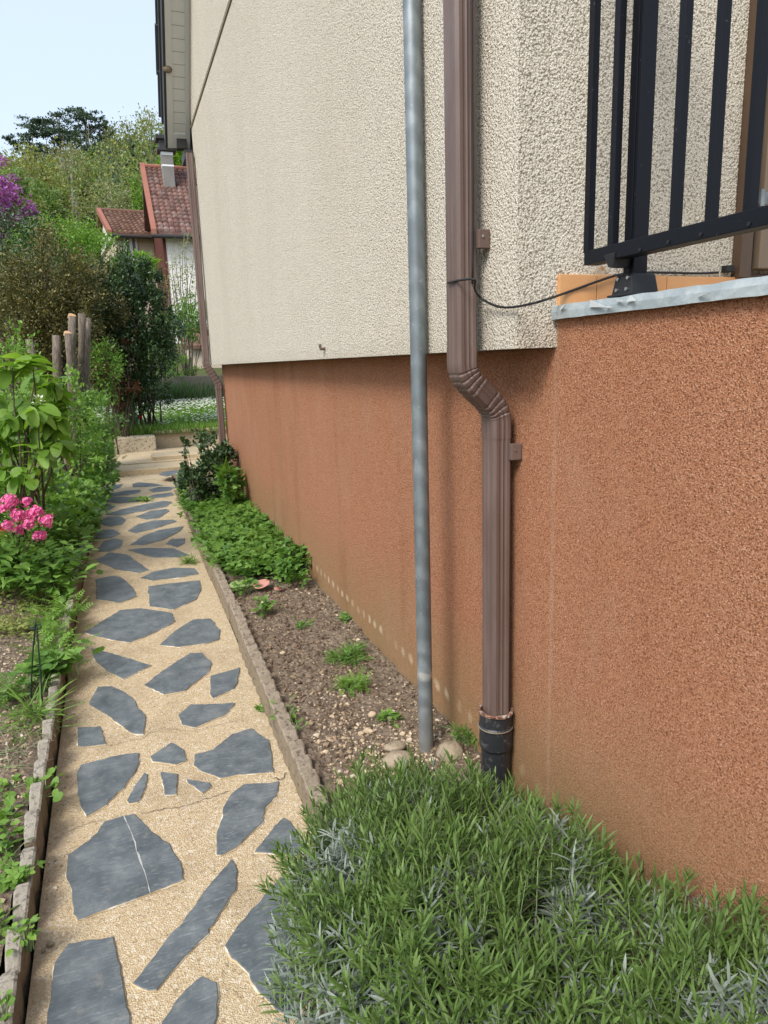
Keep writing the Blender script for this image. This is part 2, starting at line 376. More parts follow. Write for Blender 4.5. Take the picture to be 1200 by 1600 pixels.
s = Mat('dark_fascia', 0.5, 0.4); mFascia = s.color((0.035, 0.033, 0.033)).m
s = Mat('band_render', 0.95, 0.1); mBand = s.color(s.mix(s.noise(40, 3), (0.16, 0.125, 0.09), (0.22, 0.18, 0.13))).m
s = Mat('green_wire', 0.5, 0.4); mWire = s.color((0.012, 0.03, 0.022)).m
# --- leaves, bark, petals
mLav = leafmat('lavender_green', [(0.1, (0.070, 0.128, 0.025)), (0.45, (0.108, 0.187, 0.042)), (0.75, (0.147, 0.233, 0.061)), (0.95, (0.182, 0.256, 0.104))], 0.25, 0.55, 0.3, 9)
mLavOld = leafmat('lavender_silver', [(0.1, (0.122, 0.158, 0.118)), (0.5, (0.192, 0.234, 0.192)), (0.8, (0.269, 0.310, 0.269)), (0.97, (0.346, 0.378, 0.339))], 0.1, 0.65, 0.3, 9)
mLavStem = leafmat('lavender_stem', [(0.2, (0.16, 0.23, 0.09)), (0.9, (0.24, 0.30, 0.14))], 0.0)
mTwig = leafmat('twig', [(0.2, (0.075, 0.055, 0.04)), (0.9, (0.15, 0.115, 0.085))], 0.0, 0.9, 0.1)
mDead = leafmat('dry_stem', [(0.2, (0.12, 0.09, 0.06)), (0.9, (0.30, 0.25, 0.19))], 0.0, 0.9, 0.1)
def lm(n, a, b, c, **k): return leafmat(n, [(0.12, a), (0.5, b), (0.9, c)], **k)
mCover = lm('ground_cover_leaf', (0.066, 0.157, 0.025), (0.111, 0.235, 0.039), (0.181, 0.325, 0.060))
mLime = lm('lime_leaf', (0.112, 0.224, 0.025), (0.168, 0.317, 0.040), (0.253, 0.418, 0.065), trans=0.45)
mMid = lm('mid_green_leaf', (0.073, 0.170, 0.029), (0.122, 0.249, 0.041), (0.195, 0.350, 0.062))
mFresh = lm('fresh_green_leaf', (0.108, 0.222, 0.031), (0.161, 0.305, 0.047), (0.237, 0.398, 0.070))
mYell = lm('yellow_green_leaf', (0.16, 0.21, 0.045), (0.23, 0.28, 0.07), (0.34, 0.36, 0.12))
mDark = lm('dark_glossy_leaf', (0.025, 0.057, 0.020), (0.048, 0.095, 0.031), (0.098, 0.158, 0.055), trans=0.12, rough=0.32, spec=0.6)
mBronze = lm('bronze_green_leaf', (0.055, 0.062, 0.022), (0.13, 0.125, 0.042), (0.25, 0.215, 0.075), trans=0.2)
mRed = lm('red_young_leaf', (0.11, 0.045, 0.025), (0.20, 0.075, 0.04), (0.26, 0.14, 0.07))
mGrey = lm('blue_green_leaf', (0.12, 0.19, 0.14), (0.17, 0.25, 0.19), (0.25, 0.33, 0.26))
mFar1 = lm('wood_olive', (0.123, 0.152, 0.051), (0.181, 0.210, 0.072), (0.275, 0.290, 0.109), nscale=0.15)  # far wood leaf colours are brightened to stand in for distance haze
mFar2 = lm('wood_green', (0.102, 0.181, 0.051), (0.160, 0.254, 0.072), (0.246, 0.341, 0.109), nscale=0.15)
mFar3 = lm('wood_yellow', (0.189, 0.223, 0.061), (0.270, 0.304, 0.088), (0.378, 0.392, 0.135), nscale=0.15)
mFar4 = lm('wood_conifer', (0.045, 0.083, 0.053), (0.075, 0.120, 0.075), (0.120, 0.173, 0.112), nscale=0.15, trans=0.1)
mFar5 = lm('wood_brown', (0.140, 0.133, 0.070), (0.203, 0.189, 0.098), (0.266, 0.252, 0.140), nscale=0.15)
mPale = lm('pale_blossom', (0.252, 0.288, 0.132), (0.372, 0.396, 0.228), (0.528, 0.528, 0.372), nscale=0.3)
mPurple = lm('purple_blossom', (0.255, 0.068, 0.300), (0.420, 0.128, 0.480), (0.630, 0.255, 0.690))
mPink = lm('pink_petal', (0.60, 0.06, 0.27), (0.78, 0.14, 0.42), (0.88, 0.34, 0.58), trans=0.3)
mRedPet = lm('red_petal', (0.40, 0.01, 0.02), (0.55, 0.02, 0.03), (0.65, 0.06, 0.06))
mWhitePet = lm('white_petal', (0.62, 0.62, 0.52), (0.75, 0.75, 0.68), (0.82, 0.82, 0.78), trans=0.2)
mGrass = lm('grass_blade', (0.105, 0.204, 0.034), (0.158, 0.286, 0.047), (0.231, 0.374, 0.068))
mGrassShaded = lm('shaded_grass_blade', (0.045, 0.085, 0.030), (0.065, 0.12, 0.04), (0.10, 0.17, 0.06))  # shade over the tall grass is put into a darker blade colour
s = Mat('bark', 0.95, 0.1)
mBark = s.color(s.ramp(s.noise(8, 6, 0.7, s.scaled((6, 6, 1.2))), [(0.3, (0.10, 0.08, 0.062)), (0.52, (0.21, 0.175, 0.14)), (0.72, (0.34, 0.29, 0.24))])).bump(s.noise(10, 6, 0.7, s.scaled((6, 6, 1))), 1.0, 0.03).m
s = Mat('far_bark', 0.95, 0.1); mBarkFar = s.color(s.mix(s.noise(1.2, 3), (0.17, 0.15, 0.13), (0.28, 0.25, 0.21))).m
s = Mat('cut_wood', 0.8, 0.2)
mCut = s.color(s.mix(s.noise(25, 4), (0.62, 0.40, 0.22), (0.50, 0.28, 0.14))).m
s = Mat('lawn_soil', 0.95, 0.1); mLawn = s.color(s.mix(s.noise(6, 4), (0.06, 0.12, 0.03), (0.10, 0.18, 0.05))).bump(s.noise(50, 4), 1, 0.03).m
s = Mat('rough_ground', 0.95, 0.1); mGround = s.color(s.mix(s.noise(0.6, 5), (0.07, 0.085, 0.035), (0.12, 0.12, 0.055))).bump(s.noise(9, 4), 1, 0.05).m
# --- far houses
s = Mat('red_roof_tiles', 0.85, 0.2)
u = s.n('ShaderNodeTexCoord')
mRoofRed = s.color(s.mix(s.mapr(s.noise(2.2, 5, 0.7), 0.52, 0.66, 0, 0.55), s.ramp(s.isl, [(0, (0.10, 0.056, 0.047)), (0.5, (0.155, 0.082, 0.066)), (1, (0.22, 0.122, 0.10))]), (0.30, 0.27, 0.25))).m
s = Mat('brown_roof_tiles', 0.85, 0.2)
mRoofBrown = s.color(s.ramp(s.isl, [(0, (0.11, 0.062, 0.045)), (0.5, (0.16, 0.09, 0.065)), (1, (0.215, 0.125, 0.09))])).m
s = Mat('red_verge', 0.8, 0.2); mVerge = s.color(s.mix(s.noise(3, 3), (0.27, 0.105, 0.075), (0.34, 0.15, 0.11))).m
s = Mat('red_boards', 0.7, 0.2); mBoards = s.color(s.mix(s.noise(4, 3), (0.085, 0.028, 0.022), (0.12, 0.04, 0.03))).m
s = Mat('white_house_render', 0.9, 0.2); mHouse = s.color(s.mix(s.mapr(s.noise(1.2, 4, 0.6, s.scaled((1, 1, 0.3))), 0.45, 0.7), (0.80, 0.78, 0.74), (0.60, 0.58, 0.54))).m
s = Mat('beige_house_render', 0.9, 0.2); mBeige = s.color(s.mix(s.noise(2, 3), (0.58, 0.50, 0.40), (0.50, 0.42, 0.32))).m
s = Mat('white_frame_paint', 0.4, 0.5); mFrame = s.color((0.78, 0.79, 0.80)).m
s = Mat('window_glass', 0.08, 0.6); mGlass = s.color((0.16, 0.20, 0.26)).m
s = Mat('chimney_render', 0.9, 0.2); mChim = s.color(s.mix(s.noise(3, 4), (0.17, 0.16, 0.15), (0.27, 0.255, 0.24))).m

# ------------------------------------------------------------------ setting: ground, path, soil
HY = [-60, 13.5, 13.8, 22, 26, 40, 60, 90, 130, 170, 260, 1500]
HZ = [-0.12, -0.12, 0.25, 0.46, 1.2, 4.0, 8.2, 16.0, 25.0, 28.0, 26.0, 10.0]
def hill(x, y):
    z = np.interp(y, HY, HZ)
    f = np.clip((y - 26) / 40, 0, 1)
    t = np.clip((-x - 15) / 90, 0, 1); t = t * t * (3 - 2 * t)
    return z * (1 - 0.3 * f * t) + f * 1.6 * vnoise(x / 14, y / 14, 5)
xs = np.concatenate([np.linspace(-1500, -120, 12), np.linspace(-100, 100, 90), np.linspace(120, 1500, 12)])
ysg = np.concatenate([np.linspace(-1500, -60, 8), np.linspace(-40, 12, 30), np.linspace(12.7, 14.2, 16), np.linspace(14.6, 26, 20), np.linspace(27, 180, 70), np.linspace(190, 1500, 16)])
tag(grid('ground', xs, ysg, hill, mGround), kind='structure')

def pathL(y): return np.interp(y, [-2, 1.6, 4, 10.7], [-0.34, -0.355, -0.385, -0.33])
def pathR(y): return np.interp(y, [-2, 1.6, 2.0, 4, 6, 9.4, 10.7], [0.46, 0.46, 0.455, 0.485, 0.50, 0.575, 0.60])
ty = np.linspace(-2, 10.72, 60)
vs = []; fc = []
for i, yy in enumerate(ty):
    L, Rr = float(pathL(yy)), float(pathR(yy))
    vs += [(L, yy, 0.0), (Rr + (0.0 if yy > 1.97 else 0.5), yy, 0.0)]
    if i: fc += [2 * i - 2, 2 * i - 1, 2 * i + 1, 2 * i]
path = mesh_np('path', vs, fc, [4] * (len(fc) // 4), mMortar)
tag(path, kind='structure')

def slab(poly, z0=0.0, name='slate_slab', parent=None, label=None):
    p = [np.array(q, float)[:2] for q in poly]
    ring = []
    for i in range(len(p)):
        a, b = p[i], p[(i + 1) % len(p)]
        d = b - a; L = np.linalg.norm(d); n = max(2, int(L / 0.014))
        nrm = np.array([d[1], -d[0]]) / (L + 1e-9)
        w0 = rng.uniform(0, 50)
        for k in range(n):
            t = k / n; off = 0.006 * vnoise(w0 + t * L * 16, 0.5, 3) + 0.0035 * vnoise(w0 + t * L * 60, 1.5, 4) - 0.010 * max(0.0, float(vnoise(w0 + t * L * 26, 2.5, 6)) - 0.55)
            ring.append(a + d * t + nrm * float(off))
    ring = np.array(ring); n = len(ring)
    t = np.roll(ring, -1, 0) - np.roll(ring, 1, 0); t /= np.linalg.norm(t, axis=1, keepdims=True) + 1e-9
    area = 0.5 * np.sum(ring[:, 0] * np.roll(ring[:, 1], -1) - np.roll(ring[:, 0], -1) * ring[:, 1])
    out = np.stack([t[:, 1], -t[:, 0]], 1) * (1 if area > 0 else -1)
    o1 = ring + out * 0.0025; o2 = ring + out * (0.0042 + 0.0035 * np.clip(vnoise(ring[:, 0] * 30, ring[:, 1] * 30, 9), -0.3, 1))[:, None]
    h = lambda r, z: np.concatenate([r, np.full((n, 1), z0 + z)], 1)
    V = np.concatenate([h(ring, 0.0065), h(o1, 0.0045), h(o2, 0.0012)])
    F = []; S = []; MI = []
    F += list(range(n)) if area > 0 else list(range(n - 1, -1, -1)); S.append(n); MI.append(0)
    for lev, mi in ((0, 0), (1, 1)):
        for i in range(n):
            j = (i + 1) % n
            q = [lev * n + i, (lev + 1) * n + i, (lev + 1) * n + j, lev * n + j]
            F += q if area > 0 else q[::-1]; S.append(4); MI.append(mi)
    o = mesh_np(name, V, F, S, [mSlate, mRim], parent, False, MI)
    if label: o['label'] = label
    return o
C3 = lambda pts: [(x / 2.286, 900 + y / 2.286) for x, y in pts]
C2 = lambda pts: [(x / 2.5, 480 + y / 2.5) for x, y in pts]
SL = [
 (C3([(345,20),(345,85),(430,98),(490,75),(470,40),(430,5),(400,2),(340,15)]), None),
 (C3([(530,40),(535,110),(620,122),(700,85),(718,50),(712,18),(600,30)]), None),
 (C3([(300,205),(380,155),(430,125),(500,118),(615,135),(625,165),(550,205),(465,240),(400,230)]), 'large pointed slate slab with a long thin white scratch'),
 (C3([(570,250),(625,200),(690,158),(750,155),(785,195),(780,230),(740,243),(640,255)]), None),
 (C3([(328,262),(400,280),(540,322),(440,370),(375,335),(340,300)]), None),
 (C3([(515,392),(600,330),(680,278),(720,278),(757,315),(745,345),(660,412),(590,425)]), None),
 (C3([(755,360),(855,330),(850,380),(835,405),(760,440),(752,425)]), None),
 (C3([(320,460),(350,400),(400,398),(440,415),(480,450),(520,510),(510,570),(470,565),(400,510)]), None),
 (C3([(640,500),(680,465),(840,458),(800,500),(700,542),(655,535)]), None),
 (C3([(278,545),(360,540),(378,605),(285,612)]), 'small nearly square slate slab by the left edging'),
 (C3([(275,710),(290,680),(400,650),(500,636),(495,680),(440,760),(380,820),(310,862),(290,830)]), None),
 (C3([(540,648),(610,600),(655,625),(665,660),(630,676),(550,665)]), 'small five-sided slate slab above three tiny ones'),
 (C3([(697,640),(760,625),(830,570),(895,550),(960,590),(968,640),(975,705),(850,712),(790,725),(720,700),(695,680)]), None),
 (C3([(455,805),(490,745),(520,705),(530,712),(520,755),(490,810),(465,815)]), 'tiny slanted sliver of slate'),
 (C3([(575,706),(636,712),(630,785),(595,785)]), 'tiny upright rectangle of slate'),
 (C3([(668,730),(745,742),(755,755),(725,778)]), 'tiny pointed wedge of slate'),
 (C3([(775,1000),(780,930),(800,830),(830,780),(870,750),(1000,738),(985,790),(945,830),(940,880),(840,975),(790,1000)]), None),
 (C3([(910,990),(960,930),(1015,868),(1060,920),(1085,970),(1060,1000)]), 'triangular slate slab by the end of the right edging'),
 (C3([(245,1000),(330,940),(375,880),(440,862),(480,855),(530,905),(600,960),(650,1040),(655,1090),(590,1115),(430,1175),(285,1228),(262,1200),(258,1110),(242,1075)]), 'large slate slab split by a pale quartz vein'),
 (C3([(480,1460),(560,1360),(720,1150),(825,1018),(845,1060),(840,1130),(740,1280),(600,1430),(560,1478),(510,1478)]), 'long narrow diagonal slate slab'),
 (C3([(808,1325),(870,1230),(960,1130),(1000,1085),(1100,1100),(1130,1300),(1110,1500),(1050,1580),(970,1540),(890,1430),(830,1370)]), 'large slate slab partly under the lavender'),
 (C3([(150,1790),(170,1600),(190,1460),(210,1370),(250,1315),(405,1295),(430,1430),(460,1600),(470,1780)]), 'large slate slab at the near left of the path'),
 (C3([(560,1700),(585,1600),(650,1500),(720,1440),(770,1460),(772,1600),(768,1740)]), None),
]
for pts in ([(370,990),(430,960),(500,970),(540,1000),(585,1030),(540,1040),(450,1025),(420,1010)],
 [(550,1060),(600,1035),(680,1020),(760,1022),(775,1045),(720,1055),(600,1070)],
 [(500,950),(560,942),(680,945),(740,970),(700,980),(600,980)],
 [(385,940),(410,915),(450,905),(480,912),(470,940),(430,957),(390,957)],
 [(650,925),(670,908),(722,905),(720,925),(690,940)],
 [(510,930),(560,895),(620,873),(715,858),(705,875),(640,910),(560,932)],
 [(365,900),(385,872),(440,870),(470,885),(440,902),(390,908)],
 [(500,875),(540,850),(600,835),(680,832),(690,838),(610,865),(530,885)],
 [(395,835),(420,820),(470,820),(492,832),(475,850),(430,858),(400,850)],
 [(530,820),(590,797),(650,790),(662,798),(620,825),(570,832)],
 [(410,812),(480,790),(560,772),(640,758),(672,762),(650,780),(560,798),(470,815)],
 [(385,775),(420,770),(450,778),(430,795),(390,802)],
 [(410,745),(450,742),(540,745),(540,762),(470,768),(420,760)],
 [(578,742),(610,732),(670,725),(680,735),(640,745),(590,748)],
 [(435,730),(490,718),(550,715),(545,725),(500,735),(445,740)],
 [(580,715),(620,703),(680,705),(660,718),(600,725)],
 [(517,692),(540,685),(600,690),(640,698),(580,703),(520,704)],
 [(405,705),(440,697),(480,692),(470,705),(440,715),(405,717)]):
    SL.append((C2(pts), None))
for pts, lab in SL:
    slab([atZ(x, y, 0.0) for x, y in pts], 0.0, 'slate_slab', path, lab)
def ribbon(px, width, mat, name, parent, z=0.004, jag=0.004, step=0.012):
    P = [atZ(x, y, 0.0)[:2] for x, y in px]; Q = []
    for a, b in zip(P[:-1], P[1:]):
        n = max(2, int(np.linalg.norm(b - a) / step))
        for k in range(n): Q.append(a + (b - a) * k / n + rng.normal(0, jag, 2))
    Q.append(P[-1]); Q = np.array(Q)
    t = np.gradient(Q, axis=0); t /= np.linalg.norm(t, axis=1, keepdims=True); nn = np.stack([-t[:, 1], t[:, 0]], 1)
    wd = width * rng.uniform(0.15, 1.0, len(Q))[:, None]
    V = np.concatenate([np.c_[Q + nn * wd, np.full(len(Q), z)], np.c_[Q - nn * wd, np.full(len(Q), z)]])
    n = len(Q); F = []
    for i in range(n - 1): F += [i, n + i, n + i + 1, i + 1]
    return mesh_np(name, V, F, [4] * (n - 1), mat, parent)
ribbon(C3([(440,862),(462,905),(478,945),(490,990),(510,1045),(525,1090),(538,1140)]), 0.0032, mVein, 'quartz_vein', path, 0.0078, 0.0010, 0.02)
ribbon(C3([(190,945),(260,910),(330,880),(372,872)]), 0.0012, mCrack, 'crack', path)
ribbon(C3([(500,850),(560,840),(650,825),(750,795),(815,770)]), 0.0018, mCrack, 'crack', path)
ribbon(C3([(975,722),(1010,728),(1022,705)]), 0.003, mCrack, 'crack', path)
ribbon(C3([(385,610),(440,595),(510,582),(540,560),(600,548),(690,556),(760,540),(850,520)]), 0.0011, mCrack, 'crack', path)

# steps and landing at the far end
b = MB(); b.box((-0.55, 10.725, -0.1), (1.6, 11.35, 0.085)); tag(b.build('step', mLanding, bevel=0.012), kind='structure')
slab([atZ(x, y, 0.085) for x, y in C2([(618,656),(640,644),(692,638),(705,650),(650,662)])], 0.085, 'slate_slab', path)
b = MB(); b.box((-0.55, 11.353, -0.1), (3.2, 13.2, 0.10)); tag(b.build('landing', mLanding), kind='structure')
b = MB(); p0 = atZ(243, 726, 0.16); b.box((p0[0], 11.5, 0.09), (3.0, 12.1, 0.165)); tag(b.build('side_step', mLanding, bevel=0.012), kind='structure')
t = thing('retaining_wall', 'low pale pitted concrete wall holding back the daisy lawn', 'low wall', (0.3, 13.2, 0.0))
xr = atY(243, 690, 13.1)[0]
b = MB(); b.box((-0.75, 12.95, -0.05), (xr, 13.35, 0.355)); b.build('wall_block', mPitted, t, bevel=0.02)
b = MB(); b.box((xr + 0.003, 13.42, -0.05), (4.5, 13.6, 0.40)); b.build('recessed_wall', mLanding, t, bevel=0.012)

# soils
def soilR(X, Y):
    return 0.085 + 0.030 * fbm(X * 5, Y * 5, 11, 5) * 0.5 + 0.012 * np.abs(fbm(X * 28, Y * 28, 21, 3)) + 0.015 * np.exp(-((X - 1.09) / 0.12) ** 2)
tag(grid('bed_soil', np.linspace(0.50, 1.12, 66), np.concatenate([np.linspace(1.93, 4.5, 240), np.linspace(4.53, 8.6, 120)]), soilR, mSoil), kind='structure')
def soilL(X, Y):
    return 0.045 + 0.05 * fbm(X * 2.2, Y * 2.2, 31, 3) * 0.6 + 0.014 * np.abs(fbm(X * 24, Y * 24, 41, 3)) + 0.05 * np.clip(-X - 0.6, 0, 3)
tag(grid('garden_soil', np.concatenate([np.linspace(-7, -2.05, 30), np.linspace(-2, -0.425, 110)]), np.concatenate([np.linspace(-2, 0.9, 20), np.linspace(0.93, 5, 240), np.linspace(5.05, 13.0, 120)]), soilL, mSoil), kind='structure')
b = MB(); b.box((0.47, -2, -0.09), (1.12, 1.95, 0.02)); tag(b.build('planting_soil', mSoil), kind='structure')

def rocks(P, size, mat, name, jit=0.28):
    ico = np.array([(0, 0, 1), (.894, 0, .447), (.276, .851, .447), (-.724, .526, .447), (-.724, -.526, .447), (.276, -.851, .447),
                    (.724, .526, -.447), (-.276, .851, -.447), (-.894, 0, -.447), (-.276, -.851, -.447), (.724, -.526, -.447), (0, 0, -1)])
    fi = np.array([(0,1,2),(0,2,3),(0,3,4),(0,4,5),(0,5,1),(1,6,2),(2,7,3),(3,8,4),(4,9,5),(5,10,1),(6,7,2),(7,8,3),(8,9,4),(9,10,5),(10,6,1),(11,7,6),(11,8,7),(11,9,8),(11,10,9),(11,6,10)])
    N = len(P); s3 = size[:, None] * rng.uniform(0.65, 1.25, (N, 3)); s3[:, 2] *= 0.7
    a = rng.uniform(0, 6.28, N); c_, s_ = np.cos(a), np.sin(a)
    v = ico[None] * (1 + jit * rng.normal(0, 1, (N, 12, 1)).clip(-1.6, 1.6)) * s3[:, None]
    vx = v[..., 0] * c_[:, None] - v[..., 1] * s_[:, None]; vy = v[..., 0] * s_[:, None] + v[..., 1] * c_[:, None]
    V = np.stack([vx, vy, v[..., 2]], -1) + P[:, None]
    F = (fi[None] + 12 * np.arange(N)[:, None, None]).reshape(-1)
    return mesh_np(name, V.reshape(-1, 3), F, np.full(N * 20, 3), mat, None, False)
def on(fn, X, Y, dz=0.0): return np.stack([X, Y, fn(X, Y) + dz], 1)
n = 1500
Y = np.concatenate([2.0 + np.abs(rng.normal(0, 0.33, 1100)), rng.uniform(2.0, 4.6, n - 1100)]); X = rng.uniform(0.56, 1.07, n)
X[:500] = rng.normal(0.74, 0.10, 500).clip(0.57, 1.06)
tag(rocks(on(soilR, X, Y, 0.002), np.where(rng.random(n) < 0.10, rng.uniform(0.007, 0.014, n), rng.uniform(0.002, 0.007, n)), mPebble, 'gravel'), 'pale beige pebbles strewn over the bare bed soil', 'gravel', kind='stuff')
n = 1600; Y = rng.uniform(1.98, 5.0, n); X = rng.uniform(0.55, 1.08, n)
tag(rocks(on(soilR, X, Y, 0.003), rng.uniform(0.003, 0.012, n) , mClod, 'soil_crumbs'), 'dark crumbs of earth over the narrow wall bed', 'soil', kind='stuff')
n = 1500; Y = rng.uniform(1.0, 4.2, n); X = -0.44 - np.abs(rng.normal(0, 0.35, n))
tag(rocks(on(soilL, X, Y, 0.002), rng.uniform(0.003, 0.010, n), mPebble, 'gravel'), 'small stones scattered over the left garden soil', 'gravel', kind='stuff')
n = 45; Y = rng.uniform(1.2, 4.5, n); X = pathL(Y) + np.abs(rng.normal(0, 0.03, n)) + 0.005
tag(rocks(np.stack([X, Y, np.full(n, 0.003)], 1), rng.uniform(0.002, 0.006, n), mPebble, 'grit'), 'loose grit along the foot of the left edging', 'grit', kind='stuff')
for px, r_, lab in (((79, 1478), 0.012, 'round brown pebble on the path against the left edging'), ((68, 1487), 0.007, 'smaller pebble beside the round brown pebble')):
    q = atZ(*px, 0.0)
    tag(rocks(np.array([[q[0], q[1], r_ * 0.6]]), np.array([r_]), mStone, 'pebble', 0.08), lab, 'pebble')

# ------------------------------------------------------------------ concrete edging
def edging(name, label, line, y0, y1, pitch, h, thick, side, tint):
    t = thing(name, label, 'garden edging', (line(y0), y0, 0))
    y = y0; k = 0
    while y < y1 - 0.05:
        L = pitch * 4
        dx, dz, tl = rng.normal(0, 0.004), rng.normal(0, 0.006), rng.normal(0, 0.02)
        ny = 56; b = MB()
        yy = np.linspace(0.003, L - 0.003, ny + 1)
        ph = yy / pitch * math.pi
        bump = np.abs(np.sin(ph)) ** (0.85 if tint == 0 else 0.6)
        hh = h + dz + (0.055 if tint == 0 else 0.056) * bump + tl * (yy - L / 2) * 0.3 + 0.003 * rng.normal(0, 1, ny + 1)
        bul = 0.010 * bump
        rows = []
        for q, H, bb in zip(yy, hh, bul):
            xl = float(line(y + q)) + dx
            out = side * (thick / 2 + bb); inn = -side * (thick / 2)
            c_ = 0.006
            rows.append([(xl + inn, y + q, -0.06), (xl + inn, y + q, H - c_), (xl + inn + side * c_, y + q, H), (xl + out - side * c_, y + q, H), (xl + out, y + q, H - c_), (xl + out + rng.normal(0, 0.001), y + q, H * 0.5), (xl + out, y + q, -0.06)])
        m = len(rows[0]); V = [p for r_ in rows for p in r_]; Fs = []
        for i in range(ny):
            for j in range(m - 1):
                b.cur = 1 if j in (1, 2, 3) else 0
                Fs.append(((i * m + j, i * m + j + 1, (i + 1) * m + j + 1, (i + 1) * m + j), b.cur))
        Fs.append((tuple(range(m)), 0)); Fs.append((tuple(ny * m + j for j in range(m - 1, -1, -1)), 0))
        b.v = V; b.f = [list(f) for f, _ in Fs]; b.m = [c_ for _, c_ in Fs]
        b.build('edging_panel', [mEdge, mEdgeTop if tint == 0 else mEdgeTop2], t)
        y += L + 0.006
    return t
edging('garden_edging', 'scalloped concrete edging between the path and the left flower garden', lambda y: float(pathL(y)) - 0.035, 0.9, 7.4, 0.162, 0.062, 0.032, 1, 0)
edging('garden_edging', 'weathered scalloped concrete edging between the path and the wall bed', lambda y: float(pathR(y)) + 0.028 , 1.98, 9.0, 0.105, 0.085, 0.045, -1, 1)
b = MB(); b.box((0.512, 1.93, -0.06), (1.085, 1.985, 0.108))
tag(b.build('concrete_kerb', mKerb, bevel=0.008), 'dark weathered concrete kerb closing the wall bed behind the lavender', 'kerb')

# ------------------------------------------------------------------ the house
WX, OX, FY, CY = 0.97, 1.09, 1.62, 7.98        # white wall face, orange wall face, front wall face, far corner
WB = 1.523                                      # underside of the white storey
TT = 1.605                                      # terrace edge
house = thing('house', 'house with cream roughcast upper wall over an orange roughcast basement', 'house', (OX, 4.8, 0))
def roofz(y): return 3.96 + (8.04 - abs(y - 4.83) - 4.83) * 1.11 if False else 3.96 + (3.21 - abs(y - 4.83)) * 1.11
b = MB()
b.prism([(FY, WB), (CY, WB), (CY, roofz(CY)), (4.83, roofz(4.83)), (FY, roofz(FY))], 0, WX, WX + 0.30)
b.build('gable_wall', mWhite, house)
b = MB(); b.prism([(FY + 0.30, WB), (CY - 0.003, WB), (CY - 0.003, 4.0), (FY + 0.30, 4.0)], 0, WX + 0.303, 7.0)
b.build('upper_storey', mWhite, house)
b = MB(); b.box((OX, FY, -0.3), (7.0, CY, WB - 0.002)); b.build('basement_wall', mOrange, house)
b = MB(); b.box((OX, -3.0, -0.3), (7.0, FY - 0.002, TT)); b.build('terrace_wall', mOrange, house)
dl = atY(1143, 430, FY)[0]; db = atY(1143, 428, FY)[2]
b = MB(); b.box((WX + 0.302, FY + 0.002, TT), (dl, FY + 0.298, 4.0)); b.box((dl + 1.3, FY + 0.002, TT), (6.9, FY + 0.298, 4.0)); b.box((dl, FY + 0.002, 3.85), (dl + 1.3, FY + 0.298, 4.0))
b.build('front_wall', mWhite, house)
b = MB(); b.box((WX - 0.008, FY + 0.002, 3.875), (WX + 0.01, CY + 0.004, 3.905)); b.build('wall_band', mBand, house)
# terrace: floor tiles, edge flashing, skirting tiles
b = MB(); b.box((OX + 0.02, -3.0, TT + 0.001), (6.9, FY - 0.003, TT + 0.018)); b.build('terrace_floor', mLanding, house)
b = MB()
n = 60; yy = np.linspace(FY - 0.005, -0.6, n)
prof = lambda k: [(OX - 0.020 + 0.0007 * rng.normal(), TT - 0.012 + 0.0005 * rng.normal()), (OX - 0.021 + 0.0006 * rng.normal(), TT + 0.006), (OX - 0.018, TT + 0.021 + 0.001 * rng.normal()), (OX + 0.05, TT + 0.024), (OX + 0.05, TT + 0.019), (OX - 0.012, TT + 0.014), (OX - 0.014, TT - 0.012)]
b.loft([[(p[0], y, p[1]) for p in prof(0)] for y in yy]); fl = b.build('edge_flashing', mZinc, house)
b = MB()
for (x0, y0, x1, y1, x2, y2) in ((922, 469, 948, 480, 921, 480), (948, 478, 958, 480, 946, 481), (963, 467, 978, 471, 964, 472), (985, 462, 992, 470, 978, 472), (1090, 460, 1108, 458, 1092, 464), (876, 480, 884, 476, 875, 486)):
    P = [atX(x0, y0, OX - 0.026), atX(x1, y1, OX - 0.032), atX(x2, y2, OX - 0.026)]
    b = MB(); b.add(P + [p + np.array([0.003, 0, 0]) for p in P], [(0, 1, 2), (3, 5, 4), (0, 3, 4, 1), (1, 4, 5, 2), (2, 5, 3, 0)]); b.build('peeling_film', mFilm, fl)
x0 = OX + 0.004; z1 = atY(900, 430, FY)[2]
def skirt(xa, xb):
    b = MB(); b.box((xa, FY - 0.012, TT + 0.018), (xb, FY + 0.001, z1 + rng.normal(0, 0.0008))); b.build('skirting_tile', mTile, house, bevel=0.0015)
xj = [OX - 0.003, atY(929, 430, FY)[0], atY(1038, 430, FY)[0], dl + 0.02]
for a_, c_ in zip(xj[:-1], xj[1:]): skirt(a_ + 0.001, c_ - 0.001)
q = atY(936, 420, FY); b = MB(); b.box((q[0] - 0.012, FY - 0.006, z1), (q[0] + 0.016, FY + 0.001, z1 + 0.022)); b.build('tile_glue', mGlue, house)
# brown french window with shutters on the terrace
win = MB(); win.box((dl + 0.001, FY - 0.028, z1 - 0.004), (dl + 0.042, FY + 0.06, 3.85)); win.box((dl + 0.043, FY + 0.01, z1 - 0.004), (dl + 1.3, FY + 0.06, z1 + 0.012))
wn = win.build('window_frame', mJoin, house, bevel=0.002)
b = MB(); b.box((dl + 0.0425, FY + 0.0, z1 + 0.0125), (dl + 0.075, FY + 0.055, 3.84)); b.build('dark_rebate', mFascia, wn)
b = MB(); b.box((dl + 0.076, FY - 0.022, z1 + 0.022), (dl + 0.16, FY + 0.02, 3.83)); b.box((dl + 0.163, FY - 0.022, z1 + 0.022), (dl + 0.85, FY + 0.02, z1 + 0.10)); b.box((dl + 0.163, FY - 0.022, z1 + 0.25), (dl + 0.85, FY + 0.02, z1 + 0.29)); b.build('shutter_frame', mPanel, wn, bevel=0.003)
